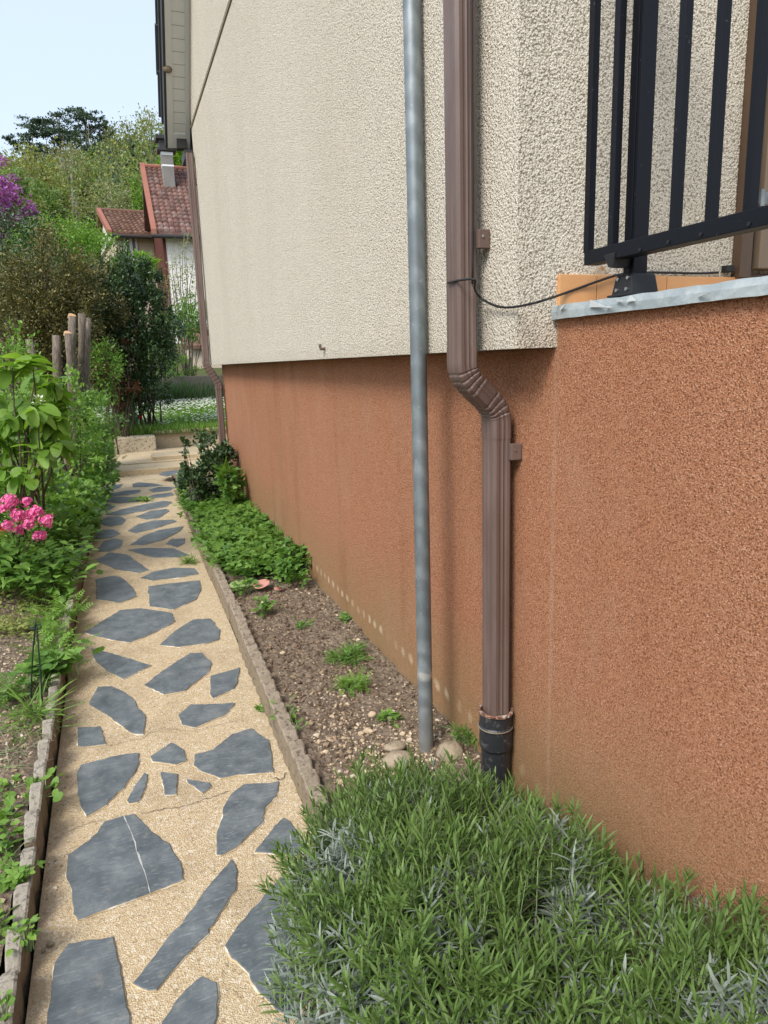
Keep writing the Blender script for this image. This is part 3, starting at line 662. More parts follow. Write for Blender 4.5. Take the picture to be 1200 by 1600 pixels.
b = MB(); b.box((dl + 0.161, FY - 0.008, z1 + 0.101), (dl + 0.85, FY + 0.018, z1 + 0.249)); b.box((dl + 0.161, FY - 0.008, z1 + 0.291), (dl + 0.85, FY + 0.018, 3.83)); b.build('shutter_panel', mJoin, wn)
b = MB(); hz = atY(1164, 312, FY)[2]; b.tube([(dl + 0.062, FY - 0.030, hz - 0.022), (dl + 0.062, FY - 0.030, hz + 0.022)], 0.007, 10); b.box((dl + 0.055, FY - 0.03, hz - 0.015), (dl + 0.08, FY - 0.0225, hz + 0.015)); b.build('hinge', mGalv, wn)
q = atY(1133, 421, FY); b = MB(); b.box((q[0] - 0.014, FY - 0.02, q[2] - 0.009), (q[0] + 0.014, FY + 0.001, q[2] + 0.009)); b.build('junction_box', mPlastic, house, bevel=0.002)
# roof verge, soffit, fascia, slates
SX = atY(258, 150, 7.9)[0]; 
def slope(name, mat, xa, xb, t0, t1, ye=8.22, yr=4.83, far=None):
    b = MB(); n_ = np.array([0, 1.11, 1.0]); n_ /= np.linalg.norm(n_)
    def pt(y, t): return (y + n_[1] * t * 0, roofz(y) + t / n_[2])
    b.prism([pt(ye, t0), pt(yr, t0), pt(yr, t1), pt(ye, t1)], 0, xa, xb); return b
roof = slope('roof', mRoofSlate, SX - 0.03, 7.0, 0.14, 0.20).build('roof', mRoofSlate, house)
slope('', 0, SX - 0.03, 7.0, 0.14, 0.20, 1.4, 4.829).build('rear_slope', mRoofSlate, roof)
slope('', 0, SX + 0.012, WX + 0.001, 0.0, 0.02).build('soffit', mSoffit, roof)
fr_ = slope('', 0, SX - 0.012, SX + 0.011, -0.012, 0.139); fr_.build('verge_board', mFascia, roof)
b = slope('', 0, SX + 0.0115, SX + 0.07, -0.010, -0.001)
for (a_, c_) in ((WX - 0.05, WX - 0.003),):
    bb = slope('', 0, a_, c_, -0.010, -0.001); b.add(bb.v, bb.f)
b.prism([(8.22, roofz(8.22) - 0.013), (8.12, roofz(8.12) - 0.013), (8.12, roofz(8.12) - 0.001), (8.22, roofz(8.22) - 0.001)], 0, SX + 0.0705, WX - 0.051)
b.build('soffit_frame', mSofFrame, roof)
b = MB(); b.box((SX - 0.012, 8.221, roofz(8.22) - 0.03), (7.0, 8.24, roofz(8.22) + 0.2)); b.build('eaves_board', mFascia, roof)
b = MB()
for k in range(12):
    y0 = 8.24 - k * 0.27; y1 = y0 - 0.30
    b.prism([(y0, roofz(y0) + 0.33), (y1, roofz(y1) + 0.30), (y1, roofz(y1) + 0.285), (y0, roofz(y0) + 0.30)], 0, SX - 0.05 - 0.01 * (k % 2), SX + 0.4)
b.build('slates', mRoofSlate, roof)
q = atX(277, 135, 0.76); ysv = q[1]; b = MB(); b.ball((0.76, 7.72, roofz(7.72) - 0.004), (0.045, 0.033, 0.037), 14, 8); b.build('soffit_vent', mBand, roof)
b = MB(); b.tube([(SX + 0.25, 8.31, roofz(8.22) + 0.02), (6.5, 8.31, roofz(8.22) + 0.02)], 0.065, 12); gut = b.build('gutter', mBrown, roof)
# wall clutter: small nail and hole
q = atX(508, 545, WX); b = MB(); b.tube([q + np.array([0.01, 0, 0]), q + np.array([-0.022, 0, 0]), q + np.array([-0.026, 0, 0.022])], 0.008, 8); b.build('wall_hook', mBrown, house)

# ------------------------------------------------------------------ downpipes
def rect_ring(c, u, v, a, bb, flute=True, n=5):
    """fluted rounded-rectangle section: half sizes a along u, bb along v"""
    pts = []
    def side(p0, p1, nrm):
        out = []
        for k in range(n * 2):
            t = k / (n * 2)
            d = -0.0022 if (flute and k in (3, 4, 6, 7)) else 0.0
            out.append(p0 + (p1 - p0) * t + nrm * d)
        return out
    A = np.array([(-a, -bb), (a, -bb), (a, bb), (-a, bb)]); r_ = 0.008
    Nn = [np.array(x_) for x_ in ((0, -1), (1, 0), (0, 1), (-1, 0))]
    P2 = []
    for i in range(4):
        p0, p1 = A[i], A[(i + 1) % 4]; d = (p1 - p0) / np.linalg.norm(p1 - p0)
        P2 += side(p0 + d * r_, p1 - d * r_, Nn[i]); P2.append(p1 - d * r_)
    return [c + u * p[0] + v * p[1] for p in P2]
def rect_pipe(pts, a, bb, crimp=None, vdir=np.array([0, 1.0, 0]), scale=None):
    """sweep in a vertical plane containing u; section v stays along vdir"""
    b = MB(); rings = []
    for i, p in enumerate(pts):
        t = pts[min(i + 1, len(pts) - 1)] - pts[max(i - 1, 0)]; t = t / np.linalg.norm(t)
        u = np.cross(vdir, t); u /= np.linalg.norm(u)
        k = 1.0 if scale is None else scale[i]
        rings.append(rect_ring(p, u, vdir, a * k, bb * k))
    b.loft(rings); return b
pa, pb = 0.030, 0.041
UP = atX(720, 300, 0.912); UPY = UP[1]; UX = 0.912
LP_ = atX(775, 900, 1.036); LPY = LP_[1]; LX = 1.036
jy = (UPY + LPY) / 2
dp = thing('drainpipe', 'square brown ribbed drainpipe with a swan neck below the cream wall', 'drainpipe', (LX, jy, 0.05))
A3 = lambda *p: np.array(p, float)
ze0 = atX(722, 578, UX)[2]; ze1 = atX(774, 655, LX)[2]
rect_pipe([A3(UX, UPY, 4.6), A3(UX, UPY, 3.0), A3(UX, UPY, ze0 + 0.045)], pa, pb).build('upper_pipe', mBrown, dp)
# swan neck
el = []; sc_ = []
nb = 40
def cat(P, n):
    out = []
    for i in range(len(P) - 1):
        p0 = P[max(i - 1, 0)]; p1, p2 = P[i], P[i + 1]; p3 = P[min(i + 2, len(P) - 1)]
        for k in range(n):
            t_ = k / n
            out.append(0.5 * ((2 * p1) + (-p0 + p2) * t_ + (2 * p0 - 5 * p1 + 4 * p2 - p3) * t_ ** 2 + (-p0 + 3 * p1 - 3 * p2 + p3) * t_ ** 3))
    out.append(P[-1]); return out
pts = []; sca = []; N_ = 120
zt_, zb_ = ze0 + 0.065, ze1 - 0.055; zc_, za_ = ze0 + 0.026, ze1 - 0.014      # bend begins / ends
for i in range(N_):
    f = i / (N_ - 1)
    if f < 0.12: z_ = zt_ + (zc_ - zt_) * f / 0.12; m_ = 0.0
    elif f > 0.88: z_ = za_ + (zb_ - za_) * (f - 0.88) / 0.12; m_ = 1.0
    else:
        g = (f - 0.12) / 0.76; m_ = g ** 3 * (6 * g * g - 15 * g + 10); z_ = zc_ + (za_ - zc_) * g
    pts.append(A3(UX + (LX - UX) * m_, UPY + (LPY - UPY) * m_, z_))
    k = 1.03
    for c_ in (0.24, 0.30, 0.36, 0.42, 0.58, 0.64, 0.70, 0.76):
        k -= 0.07 * math.exp(-((f - c_) / 0.008) ** 2); k += 0.02 * math.exp(-((f - c_ - 0.02) / 0.012) ** 2)
    sca.append(k)
elb = rect_pipe(pts, pa, pb, scale=sca).build('swan_neck', mBrown, dp)
zb = atX(777, 1115, LX)[2]
rect_pipe([A3(LX, LPY, ze1 - 0.02), A3(LX, LPY, 0.8), A3(LX, LPY, zb - 0.04)], pa, pb).build('lower_pipe', mBrown, dp)
def bracket(px, X, wallx, yc, sgn=-1):
    q = atX(px[0], px[1], wallx - 0.012); z_ = q[2]
    b = MB(); yn = yc + sgn * (pb + 0.018)
    b.box((wallx - 0.036, yc + sgn * (pb + 0.0005), z_ - 0.024), (wallx - 0.002, yc + sgn * (pb + 0.018), z_ + 0.024))
    o = b.build('bracket', mBrown, dp, bevel=0.002)
    b = MB(); b.tube([(wallx - 0.025, yc + sgn * (pb + 0.0185), z_ + 0.006), (wallx - 0.025, yc + sgn * (pb + 0.021), z_ + 0.006)], 0.0035, 10); b.build('screw', mScrew, o)
bracket((746, 378), UX, WX, UPY); bracket((797, 703), LX, OX, LPY)
def lathe(b, cx, cy, prof, n=28, seed=0.0):
    b.loft([[(cx + r_ * (1 + seed * rng.normal()) * math.cos(a), cy + r_ * (1 + seed * rng.normal()) * math.sin(a), z_) for a in np.linspace(0, 2 * math.pi, n, endpoint=False)] for r_, z_ in prof], caps=False)
z0 = zb
b = MB(); lathe(b, LX, LPY, [(0.047, -0.05), (0.047, z0 - 0.125), (0.0525, z0 - 0.115), (0.0525, z0 - 0.052), (0.0555, z0 - 0.048), (0.0555, z0 - 0.042), (0.052, z0 - 0.038), (0.052, z0 + 0.002), (0.046, z0 + 0.002), (0.046, z0 - 0.06)])
sk = b.build('cast_iron_socket', mIron, dp, smooth=False)
b = MB(); lathe(b, LX, LPY, [(0.0525, z0 + 0.001), (0.0565, z0 + 0.004), (0.057, z0 + 0.010), (0.054, z0 + 0.014), (0.047, z0 + 0.012), (0.0455, z0 + 0.000)], 40, 0.02); b.build('rusty_rim', mRust, sk)
b = MB(); lathe(b, LX, LPY, [(0.055, z0 - 0.0475), (0.0567, z0 - 0.046), (0.0567, z0 - 0.044), (0.055, z0 - 0.0425)]); b.build('pale_ring', mStone, sk)
# far pipe at the corner of the house
fp = thing('drainpipe', 'slim brown drainpipe at the far corner of the cream wall', 'drainpipe', (1.0, 7.92, 0))
yF = 7.90
F = lambda px, py, Y=yF: atY(px, py, Y)
pts0 = [F(296, 243), F(303, 330), F(317, 500), F(322, 568)]
x_u = np.mean([p[0] for p in pts0])
xl2 = F(344, 640)[0]
zt, zn, zl = F(296, 240)[2], F(322, 566)[2], F(338, 598)[2]
pz = [A3(x_u, yF, zt), A3(x_u, yF, 2.5), A3(x_u, yF, zn)]
rect_pipe(pz, 0.034, 0.034).build('upper_pipe', mBrown, fp)
pts = cat([A3(x_u, yF, zn + 0.02), A3(x_u, yF, zn - 0.03), A3((x_u + xl2) / 2, yF, (zn + zl) / 2 - 0.02), A3(xl2, yF, zl - 0.02), A3(xl2, yF, zl - 0.07)], 10)
rect_pipe(pts, 0.034, 0.034, scale=[1.04 + 0.06 * (i % 3 == 0) for i in range(len(pts))]).build('swan_neck', mBrown, fp)
rect_pipe([A3(xl2, yF, zl - 0.05), A3(xl2, yF, 0.05)], 0.033, 0.033).build('lower_pipe', mBrown, fp)
for z_, xx, wx in ((F(303, 283)[2], x_u, WX), (F(318, 520)[2], x_u, WX), (F(346, 605)[2], xl2, OX)):
    b = MB(); b.box((xx + 0.03, yF - 0.02, z_ - 0.03), (wx + 0.002, yF + 0.02, z_ + 0.03)); b.build('bracket', mBrown, fp)
b = MB(); q = atY(284, 230, 8.2); b.box((q[0] - 0.05, 8.15, q[2] - 0.02), (q[0] + 0.05, 8.27, q[2] + 0.14)); b.box((x_u - 0.04, 7.95, zt - 0.03), (x_u + 0.04, 8.27, zt + 0.05)); b.build('gutter_outlet', mFascia, fp)

# grey pole
pb_ = atZ(666, 1172, 0.09); pt_ = atX(643, 0, pb_[0] - 0.0)
pt2 = pb_ + (pt_ - pb_) * 1.6
b = MB(); b.tube([pb_ + (pt2 - pb_) * f for f in (-0.05, 0.0, 0.3, 0.6, 1.0)], 0.0268, 32)
o = b.build('metal_pole', mGalv, None, smooth=True)
tag(o, 'tall galvanised grey steel pole standing in the bed by the wall', 'pole')

# railing
RX = OX + 0.005
rail = thing('railing', 'black metal railing with upright bars along the terrace edge', 'railing', (RX, 1.0, TT))
ra = atX(912, 412, RX - 0.02); 
yE = ra[1]; zr0 = atX(912, 415, RX - 0.02)[2]; zr1 = atX(912, 393, RX - 0.02)[2]
b = MB(); b.box((RX - 0.02, yE, zr0), (RX + 0.02, -1.2, zr1)); br = b.build('bottom_rail', mBlack, rail, bevel=0.0015)
b = MB(); b.box((RX - 0.024, yE, zr0 + 0.92), (RX + 0.024, -1.2, zr0 + 0.965)); b.build('top_rail', mBlack, rail, bevel=0.002)
bys = [atX(px, py, RX)[1] for px, py in ((920, 380), (958, 370), (1056, 340), (1112, 335), (1172, 330))]
d = (bys[-1] - bys[2]) / 2
bys += [bys[-1] + d * k for k in range(1, 18)]
for y_ in bys:
    b = MB(); b.box((RX - 0.009, y_ - 0.009, zr1 - 0.001), (RX + 0.009, y_ + 0.009, zr0 + 0.921)); b.build('bar', mBlack, rail, bevel=0.001)
py_ = atX(997, 400, RX + 0.05)[1]
for y_, full in ((py_, True), (py_ - 1.45, False)):
    b = MB(); b.box((RX + 0.024, y_ - 0.018, TT + 0.02), (RX + 0.062, y_ + 0.018, zr0 + 1.0)); b.box((RX + 0.0215, y_ - 0.008, TT + 0.06), (RX + 0.0235, y_ + 0.008, zr0 + 1.0)); po = b.build('post', mBlack, rail, bevel=0.002)
    b = MB()
    zc0, zc1 = TT + 0.025, atX(995, 424, RX + 0.01)[2]
    r0 = [(RX + 0.006, y_ - 0.036), (RX + 0.084, y_ - 0.036), (RX + 0.084, y_ + 0.036), (RX + 0.006, y_ + 0.036)]
    r1 = [(RX + 0.012, y_ - 0.029), (RX + 0.078, y_ - 0.029), (RX + 0.078, y_ + 0.029), (RX + 0.012, y_ + 0.029)]
    b.loft([[(p[0], p[1], zc0) for p in r0], [(p[0], p[1], zc1 - 0.006) for p in r1], [(p[0] * 0.9 + (RX + 0.048) * 0.1, p[1] * 0.9 + y_ * 0.1, zc1) for p in r1]])
    b.box((RX - 0.002, y_ - 0.042, TT + 0.0245), (RX + 0.09, y_ + 0.042, TT + 0.030))
    cap = b.build('base_cover', mPlastic, po, bevel=0.003)
    for dy in (-0.017, 0.017):
        for f in (0.30, 0.80):
            b = MB(); z_ = zc0 + (zc1 - zc0) * f; xx = RX + 0.006 + 0.006 * f
            b.tube([(xx - 0.003, y_ + dy, z_), (xx + 0.003, y_ + dy, z_)], 0.0040, 12); b.build('screw', mScrew, cap)
    b = MB(); b.prism([(y_ + 0.03, zr0 + 0.012), (y_ + 0.012, zr0 - 0.016), (y_ - 0.004, zr0 - 0.02), (y_ - 0.01, zr0 + 0.014)], 0, RX - 0.023, RX + 0.03); b.build('clamp', mPlastic, po, bevel=0.002)
for px, py in ((1000, 390), (1044, 378), (1095, 366), (1170, 350)):
    q = atX(px, py, RX - 0.021); b = MB(); b.tube([(RX - 0.0225, q[1], q[2]), (RX - 0.019, q[1], q[2])], 0.004, 10); b.build('rivet', mPlastic, br)
# cable
cabp = [atX(700, 442, UX - pa - 0.004), atX(718, 438, UX - pa - 0.004), atX(741, 437, UX - pa - 0.003), atX(742, 452, UX), atX(752, 466, 0.945), atX(775, 478, 0.955), atX(800, 480, 0.958), atX(840, 472, 0.960), atY(880, 459, FY - 0.02), atY(930, 441, FY - 0.02), atY(968, 429, FY - 0.02), atY(1000, 426, FY - 0.008), atY(1040, 426, FY - 0.006), atY(1090, 427, FY - 0.006), atY(1122, 426, FY - 0.006)]
b = MB(); b.tube(cat(cabp, 6), 0.0032, 8)
vc_ = [A3(UX + 0.01, UPY - pb - 0.004, z_) for z_ in np.linspace(cabp[2][2], 4.5, 12)]
for i, p in enumerate(vc_): p[1] -= 0.004 * math.sin(i * 1.9) ** 2
b.tube(cat(vc_, 4), 0.003, 8)
o = b.build('cable', mPlastic, None, smooth=True)
tag(o, 'thin black cable looping from the drainpipe to the railing foot', 'cable')

# ------------------------------------------------------------------ plants: generators
def unit(a): return a / (np.linalg.norm(a, axis=-1, keepdims=True) + 1e-9)
T_OVAL = (np.array([(0, 0, 0), (.30, 0, .015), (.65, 0, .0), (1, 0, -.10), (.26, .40, .06), (.62, .38, .04), (.26, -.40, .06), (.62, -.38, .04)]),
          [(0, 1, 4), (1, 2, 5, 4), (2, 3, 5), (0, 6, 1), (1, 6, 7, 2), (2, 7, 3)])
T_DIA = (np.array([(0, 0, 0), (.45, .5, .05), (1, 0, -.05), (.45, -.5, .05)]), [(0, 3, 2, 1)])
T_STRIP = (np.array([(0, .28, 0), (0, -.28, 0), (.35, .5, .015), (.35, -.5, .015), (.72, .42, -.02), (.72, -.42, -.02), (1, .06, -.10), (1, -.06, -.10)]),
           [(0, 1, 3, 2), (2, 3, 5, 4), (4, 5, 7, 6)])
def _tri():
    v = [(0, 0, 0)]; f = []
    for k, (a, r_) in enumerate(((-70, .8), (0, 1.0), (70, .8))):
        c_, s_ = math.cos(R(a)), math.sin(R(a)); b0 = len(v)
        for u_, w_, h_ in ((.5, .30, .05), (1, .10, -.04), (1, -.10, -.04), (.5, -.30, .05)):
            u_ *= r_; w_ *= r_
            v.append((u_ * c_ - w_ * s_, u_ * s_ + w_ * c_, h_))
        f.append((0, b0 + 3, b0 + 2, b0 + 1, b0))
    return np.array(v), f
T_TRI = _tri()
def _frond():
    v = []; f = []
    for k in range(5):
        for sg in (-1, 1):
            u0 = 0.12 + k * 0.18; l_ = 0.34 - 0.04 * k; b0 = len(v)
            v += [(u0, 0, 0), (u0 + l_ * .35, sg * l_ * .75, .02), (u0 + l_ * .75, sg * l_, -.02), (u0 + .13, sg * .04, 0)]
            f.append((b0, b0 + 1, b0 + 2, b0 + 3) if sg < 0 else (b0, b0 + 3, b0 + 2, b0 + 1))
    b0 = len(v); v += [(0, .012, 0), (0, -.012, 0), (1, 0, -.03)]; f.append((b0, b0 + 1, b0 + 2))
    return np.array(v), f
T_FROND = _frond()
T_ROUND = (np.array([(0, 0, 0)] + [(0.5 - 0.5 * math.cos(a), 0.55 * math.sin(a), 0.05 * (k % 2) + 0.03) for k, a in enumerate(np.linspace(0.5, 2 * math.pi - 0.5, 11))] + [(0.45, 0, -0.03)]),
           [(12, k, k + 1) for k in range(1, 11)] + [(12, 11, 0), (12, 0, 1)])
def leaf_arrays(P, D, L, W, tmpl, up=None, curl=0.0, upj=0.5):
    N = len(P); D = unit(D)
    if up is None: up = np.array([0, 0, 1.0]) + rng.normal(0, upj, (N, 3))
    S = unit(np.cross(D, up)); Nn = np.cross(S, D)
    T, F = tmpl
    L = np.broadcast_to(L, (N,)); W = np.broadcast_to(W, (N,)); C = np.broadcast_to(curl, (N,))
    u = T[:, 0]; v = T[:, 1]; w_ = T[:, 2]
    V = (P[:, None] + D[:, None] * (u[None] * L[:, None])[..., None] + S[:, None] * (v[None] * W[:, None])[..., None]
         + Nn[:, None] * ((w_[None] - C[:, None] * u[None] ** 2) * L[:, None])[..., None])
    k = len(T); sizes = np.array([len(f) for f in F]); flat = np.array([i for f in F for i in f])
    FF = (flat[None] + k * np.arange(N)[:, None]).ravel()
    return V.reshape(-1, 3), FF, np.tile(sizes, N)
def leaves(name, P, D, L, W, tmpl, mat, parent=None, **k):
    V, F, S = leaf_arrays(np.asarray(P, float), np.asarray(D, float), L, W, tmpl, **k)
    return mesh_np(name, V, F, S, mat, parent, False)
def clumped(blobs, n, clumps, cr, shell=0.55, minz=None):
    """leaf points gathered in uneven clumps through ellipsoids -> points, outward directions, clump centres"""
    Ps, Ds, Cs = [], [], []
    tot = sum(np.prod(np.array(b[1])) ** (2 / 3) for b in blobs)
    for c, r_ in blobs:
        c = np.array(c, float); r_ = np.array(r_, float)
        share = np.prod(r_) ** (2 / 3) / tot
        K = max(3, int(clumps * share)); d = unit(rng.normal(0, 1, (K, 3)))
        rad = shell + (1 - shell) * rng.random(K) ** 0.6
        rad *= 1 + 0.16 * rng.normal(0, 1, K).clip(-1.5, 1.5)
        cc = d * rad[:, None]
        m = max(1, int(n * share / K)); sz = rng.uniform(0.5, 1.5, K)
        idx = np.repeat(np.arange(K), np.maximum(1, (m * sz).astype(int)))
        p = cc[idx] + rng.normal(0, cr, (len(idx), 3)) * sz[idx][:, None] ** 0.5
        Ps.append(c + p * r_); Ds.append(unit(p * r_ / r_.mean()) * 0.8 + rng.normal(0, 0.6, p.shape) + np.array([0, 0, 0.15])); Cs.append(c + cc * r_)
    P, D, C = np.concatenate(Ps), np.concatenate(Ds), np.concatenate(Cs)
    if minz is not None:
        k = P[:, 2] > minz; P, D = P[k], D[k]
    return P, D, C
def stems(name, base, targets, r0, r1, mat, parent, sides=6, wob=0.06, spread=0.05, rise=0.5):
    b = MB(); base = np.array(base, float)
    for t in targets:
        t = np.array(t, float); s0 = base + np.array([rng.normal(0, spread), rng.normal(0, spread), 0])
        H = np.linalg.norm(t - s0); pts = []
        for f in np.linspace(0, 1, 6):
            q = s0 + (t - s0) * f; q[2] = s0[2] + (t[2] - s0[2]) * f ** (1 - rise * 0.4)
            pts.append(q + (rng.normal(0, wob * H * 0.3, 3) if 0 < f < 1 else 0))
        b.tube(pts, list(np.linspace(r0, r1, 6)), sides)
    return b.build(name, mat, parent, smooth=True)
def shrub(name, label, cat_, blobs, n, L, W, mat, tmpl=T_OVAL, base=None, clumps=60, cr=0.16, nst=10, r0=0.012, group=None, shell=0.5, stem=None, droop=0.0, minz=None, curl=0.0):
    blobs = [(np.array(c, float), np.array(r_ if hasattr(r_, '__len__') else (r_,) * 3, float)) for c, r_ in blobs]
    if base is None:
        c0, rr0 = blobs[0]; base = (c0[0], c0[1], max(float(hill(np.array(c0[0]), np.array(c0[1]))), min(c0[2] - rr0[2], 0.05) if c0[1] < 12.9 else -9))
    t = thing(name, label, cat_, base, group)
    P, D, C = clumped(blobs, n, clumps, cr, shell, minz if minz is not None else base[2] + 0.01)
    D = D + np.array([0, 0, -droop])
    N = len(P)
    leaves('foliage', P, D, L * rng.uniform(0.65, 1.25, N), W * rng.uniform(0.7, 1.2, N), tmpl, mat, t, curl=curl)
    if nst:
        C = C[rng.permutation(len(C))[:nst]]
        stems('stem', base, C, r0 * 0.8, r0 * 0.25, stem or mTwig, t, spread=0.3 * float(min(blobs[0][1][:2])))
    return t
def tree(name, label, foot, top, blobs, n, L, W, mat, trunk_r, bark=None, tmpl=T_DIA, clumps=50, cr=0.2, group=None, shell=0.35, nl=10, cat_='tree'):
    foot = np.array(foot, float); top = np.array(top, float)
    t = thing(name, label, cat_, foot, group)
    blobs = [(np.array(c, float), np.array(r_ if hasattr(r_, '__len__') else (r_,) * 3, float)) for c, r_ in blobs]
    P, D, C = clumped(blobs, n, clumps, cr, shell)
    b = MB(); m = 7; pts = [foot + (top - foot) * f + (rng.normal(0, trunk_r * 0.5, 3) * (1, 1, 0) if 0 < f < 1 else 0) for f in np.linspace(0, 1, m)]
    b.tube(pts, list(np.linspace(trunk_r, trunk_r * 0.25, m)), 9)
    b.cur = 0
    for c in C[rng.permutation(len(C))[:nl]]:
        f = rng.uniform(0.4, 0.85); s0 = foot + (top - foot) * f
        mid = (s0 + c) / 2 + np.array([0, 0, -0.04 * np.linalg.norm(c - s0)])
        b.tube([s0, mid, c], [trunk_r * (1 - 0.7 * f) * 0.6, trunk_r * 0.22, trunk_r * 0.08], 6)
    b.build('trunk', bark or mBarkFar, t, smooth=True)
    N = len(P)
    leaves('crown', P, D, L * rng.uniform(0.6, 1.3, N), W * rng.uniform(0.7, 1.2, N), tmpl, mat, t)
    return t

# ------------------------------------------------------------------ lavender
def lavender(label, cx, cy, rx, ry, hz, n, n_old, seed, xmax=1.065):
    t = thing('lavender_bush', label, 'lavender', (cx, cy, 0.02))
    def field(m, grow):
        out = []
        while len(out) < m:
            q = rng.uniform(-1, 1, 2); r_ = math.hypot(*q)
            if r_ > 1: continue
            x_, y_ = cx + q[0] * rx, cy + q[1] * ry
            if x_ > xmax: continue
            pt_n = float(vnoise(x_ * 9.0 + seed, y_ * 8.0, 64))
            if grow == 1 and pt_n > 0.15 and rng.random() < 0.62: continue
            if grow == 2 and pt_n < 0.10 and rng.random() < 0.85: continue
            out.append((x_, y_, q[0], q[1], r_))
        return np.array(out)
    def shoots(F, Lmin, Lmax, sink, nlv, lf, wf, spread, tilt, mat, nm, curl):
        m = len(F); r_ = F[:, 4]
        zt = 0.02 + hz * (1 - 0.72 * r_ ** 2.6) * (1 + 0.20 * vnoise(F[:, 0] * 7, F[:, 1] * 7, seed)) 
        Ls = rng.uniform(Lmin, Lmax, m)
        out = np.stack([F[:, 2], F[:, 3] * 0.9, np.zeros(m)], 1)
        out[:, 0] = np.where(F[:, 0] > xmax - 0.16, np.minimum(out[:, 0], -0.05), out[:, 0])
        ax = unit(np.array([0, 0, 1.0]) + out * (tilt * r_ ** 1.5)[:, None] + rng.normal(0, 0.13, (m, 3)))
        tip = np.stack([F[:, 0], F[:, 1], zt + rng.normal(0.0, 0.032, m).clip(-0.09, 0.06) - sink], 1) + out * (0.06 * r_)[:, None]
        b0 = tip - ax * Ls[:, None]
        bend = rng.normal(0, 0.10, (m, 3)) * Ls[:, None]
        P, D, LL, WW, U = [], [], [], [], []
        phi0 = rng.uniform(0, 6.28, m)
        e1 = unit(np.cross(ax, np.array([0.3, 0.9, 0.1]))); e2 = np.cross(ax, e1)
        for k in range(nlv):
            f = (k + 0.4) / nlv
            for sg in (0, 1):
                ph = phi0 + k * math.pi / 2 + sg * math.pi + rng.normal(0, 0.25, m)
                rad = e1 * np.cos(ph)[:, None] + e2 * np.sin(ph)[:, None]
                p = b0 + ax * (Ls * f)[:, None] + bend * (f * (1 - f) * 4)
                op = spread * (1.15 - 0.75 * f ** 2.0) * rng.uniform(0.75, 1.25, m)
                P.append(p + rad * 0.0012); D.append(ax * np.cos(op)[:, None] + rad * np.sin(op)[:, None])
                ln = lf * (0.55 + 0.75 * math.sin(math.pi * (0.18 + 0.72 * f))) * rng.uniform(0.75, 1.2, m)
                if f > 0.93: ln = ln * 0.8
                LL.append(ln); WW.append(wf * rng.uniform(0.75, 1.2, m)); U.append(ax - rad * 0.2)
        FR = np.repeat(np.repeat((np.arange(nlv) + 0.4) / nlv, 2), m)
        P, D, LL, WW, U = map(np.concatenate, (P, D, LL, WW, U))
        P[:, 0] = np.minimum(P[:, 0], xmax)
        V, Fc, S = leaf_arrays(P, D, LL, WW, T_STRIP, up=U, curl=curl * (1.6 - 1.9 * FR) * rng.uniform(0.4, 1.5, len(P)))
        V[:, 0] = np.minimum(V[:, 0], OX - 0.004)
        mesh_np(nm, V, Fc, S, mat, t, False)
        return b0, ax, Ls, bend
    Fg = field(n, 1)
    b0, ax, Ls, bend = shoots(Fg, 0.13, 0.25, -0.03, 12, 0.041, 0.0054, 0.80, 0.75, mLav, 'green_shoots', 0.22)
    # stalks of the shoots
    m = len(b0); b = MB()
    for i in range(m):
        p0, p1 = b0[i] - ax[i] * 0.03, b0[i] + ax[i] * Ls[i] * 0.97
        b.tube([p0, (p0 + p1) / 2 + bend[i], p1], [0.0017, 0.0014, 0.0007], 4, caps=False)
    b.build('stalks', mLavStem, t)
    Fo = field(n_old, 0)
    shoots(Fo, 0.07, 0.12, 0.075, 9, 0.042, 0.0056, 1.15, 1.1, mLavOld, 'silver_leaves', 0.10)
    Fo = field(int(n_old * 0.5), 2)
    shoots(Fo, 0.05, 0.09, 0.03, 6, 0.036, 0.0056, 1.25, 1.1, mLavOld, 'silver_leaves', 0.12)
    # woody base and dead twigs
    Fd = field(420, 0); b = MB()
    for x_, y_, qx, qy, r_ in Fd:
        zt = 0.02 + hz * (1 - 0.7 * r_ ** 2.6) - 0.07
        s0 = np.array([cx + qx * rx * 0.25, cy + qy * ry * 0.25, 0.0]); e = np.array([x_, y_, zt])
        b.tube([s0, (s0 + e) / 2 + rng.normal(0, 0.02, 3) + np.array([0, 0, 0.05]), e], [0.005, 0.003, 0.0015], 4, caps=False)
    b.build('woody_stems', mTwig, t)
    return t
lavender('large green lavender bush spilling over the path edge in front of the kerb', 0.665, 1.30, 0.43, 0.67, 0.355, 820, 560, 3)
lavender('smaller greyish lavender bush pressed against the orange wall at the near corner', 0.98, 0.84, 0.30, 0.47, 0.385, 330, 300, 8)

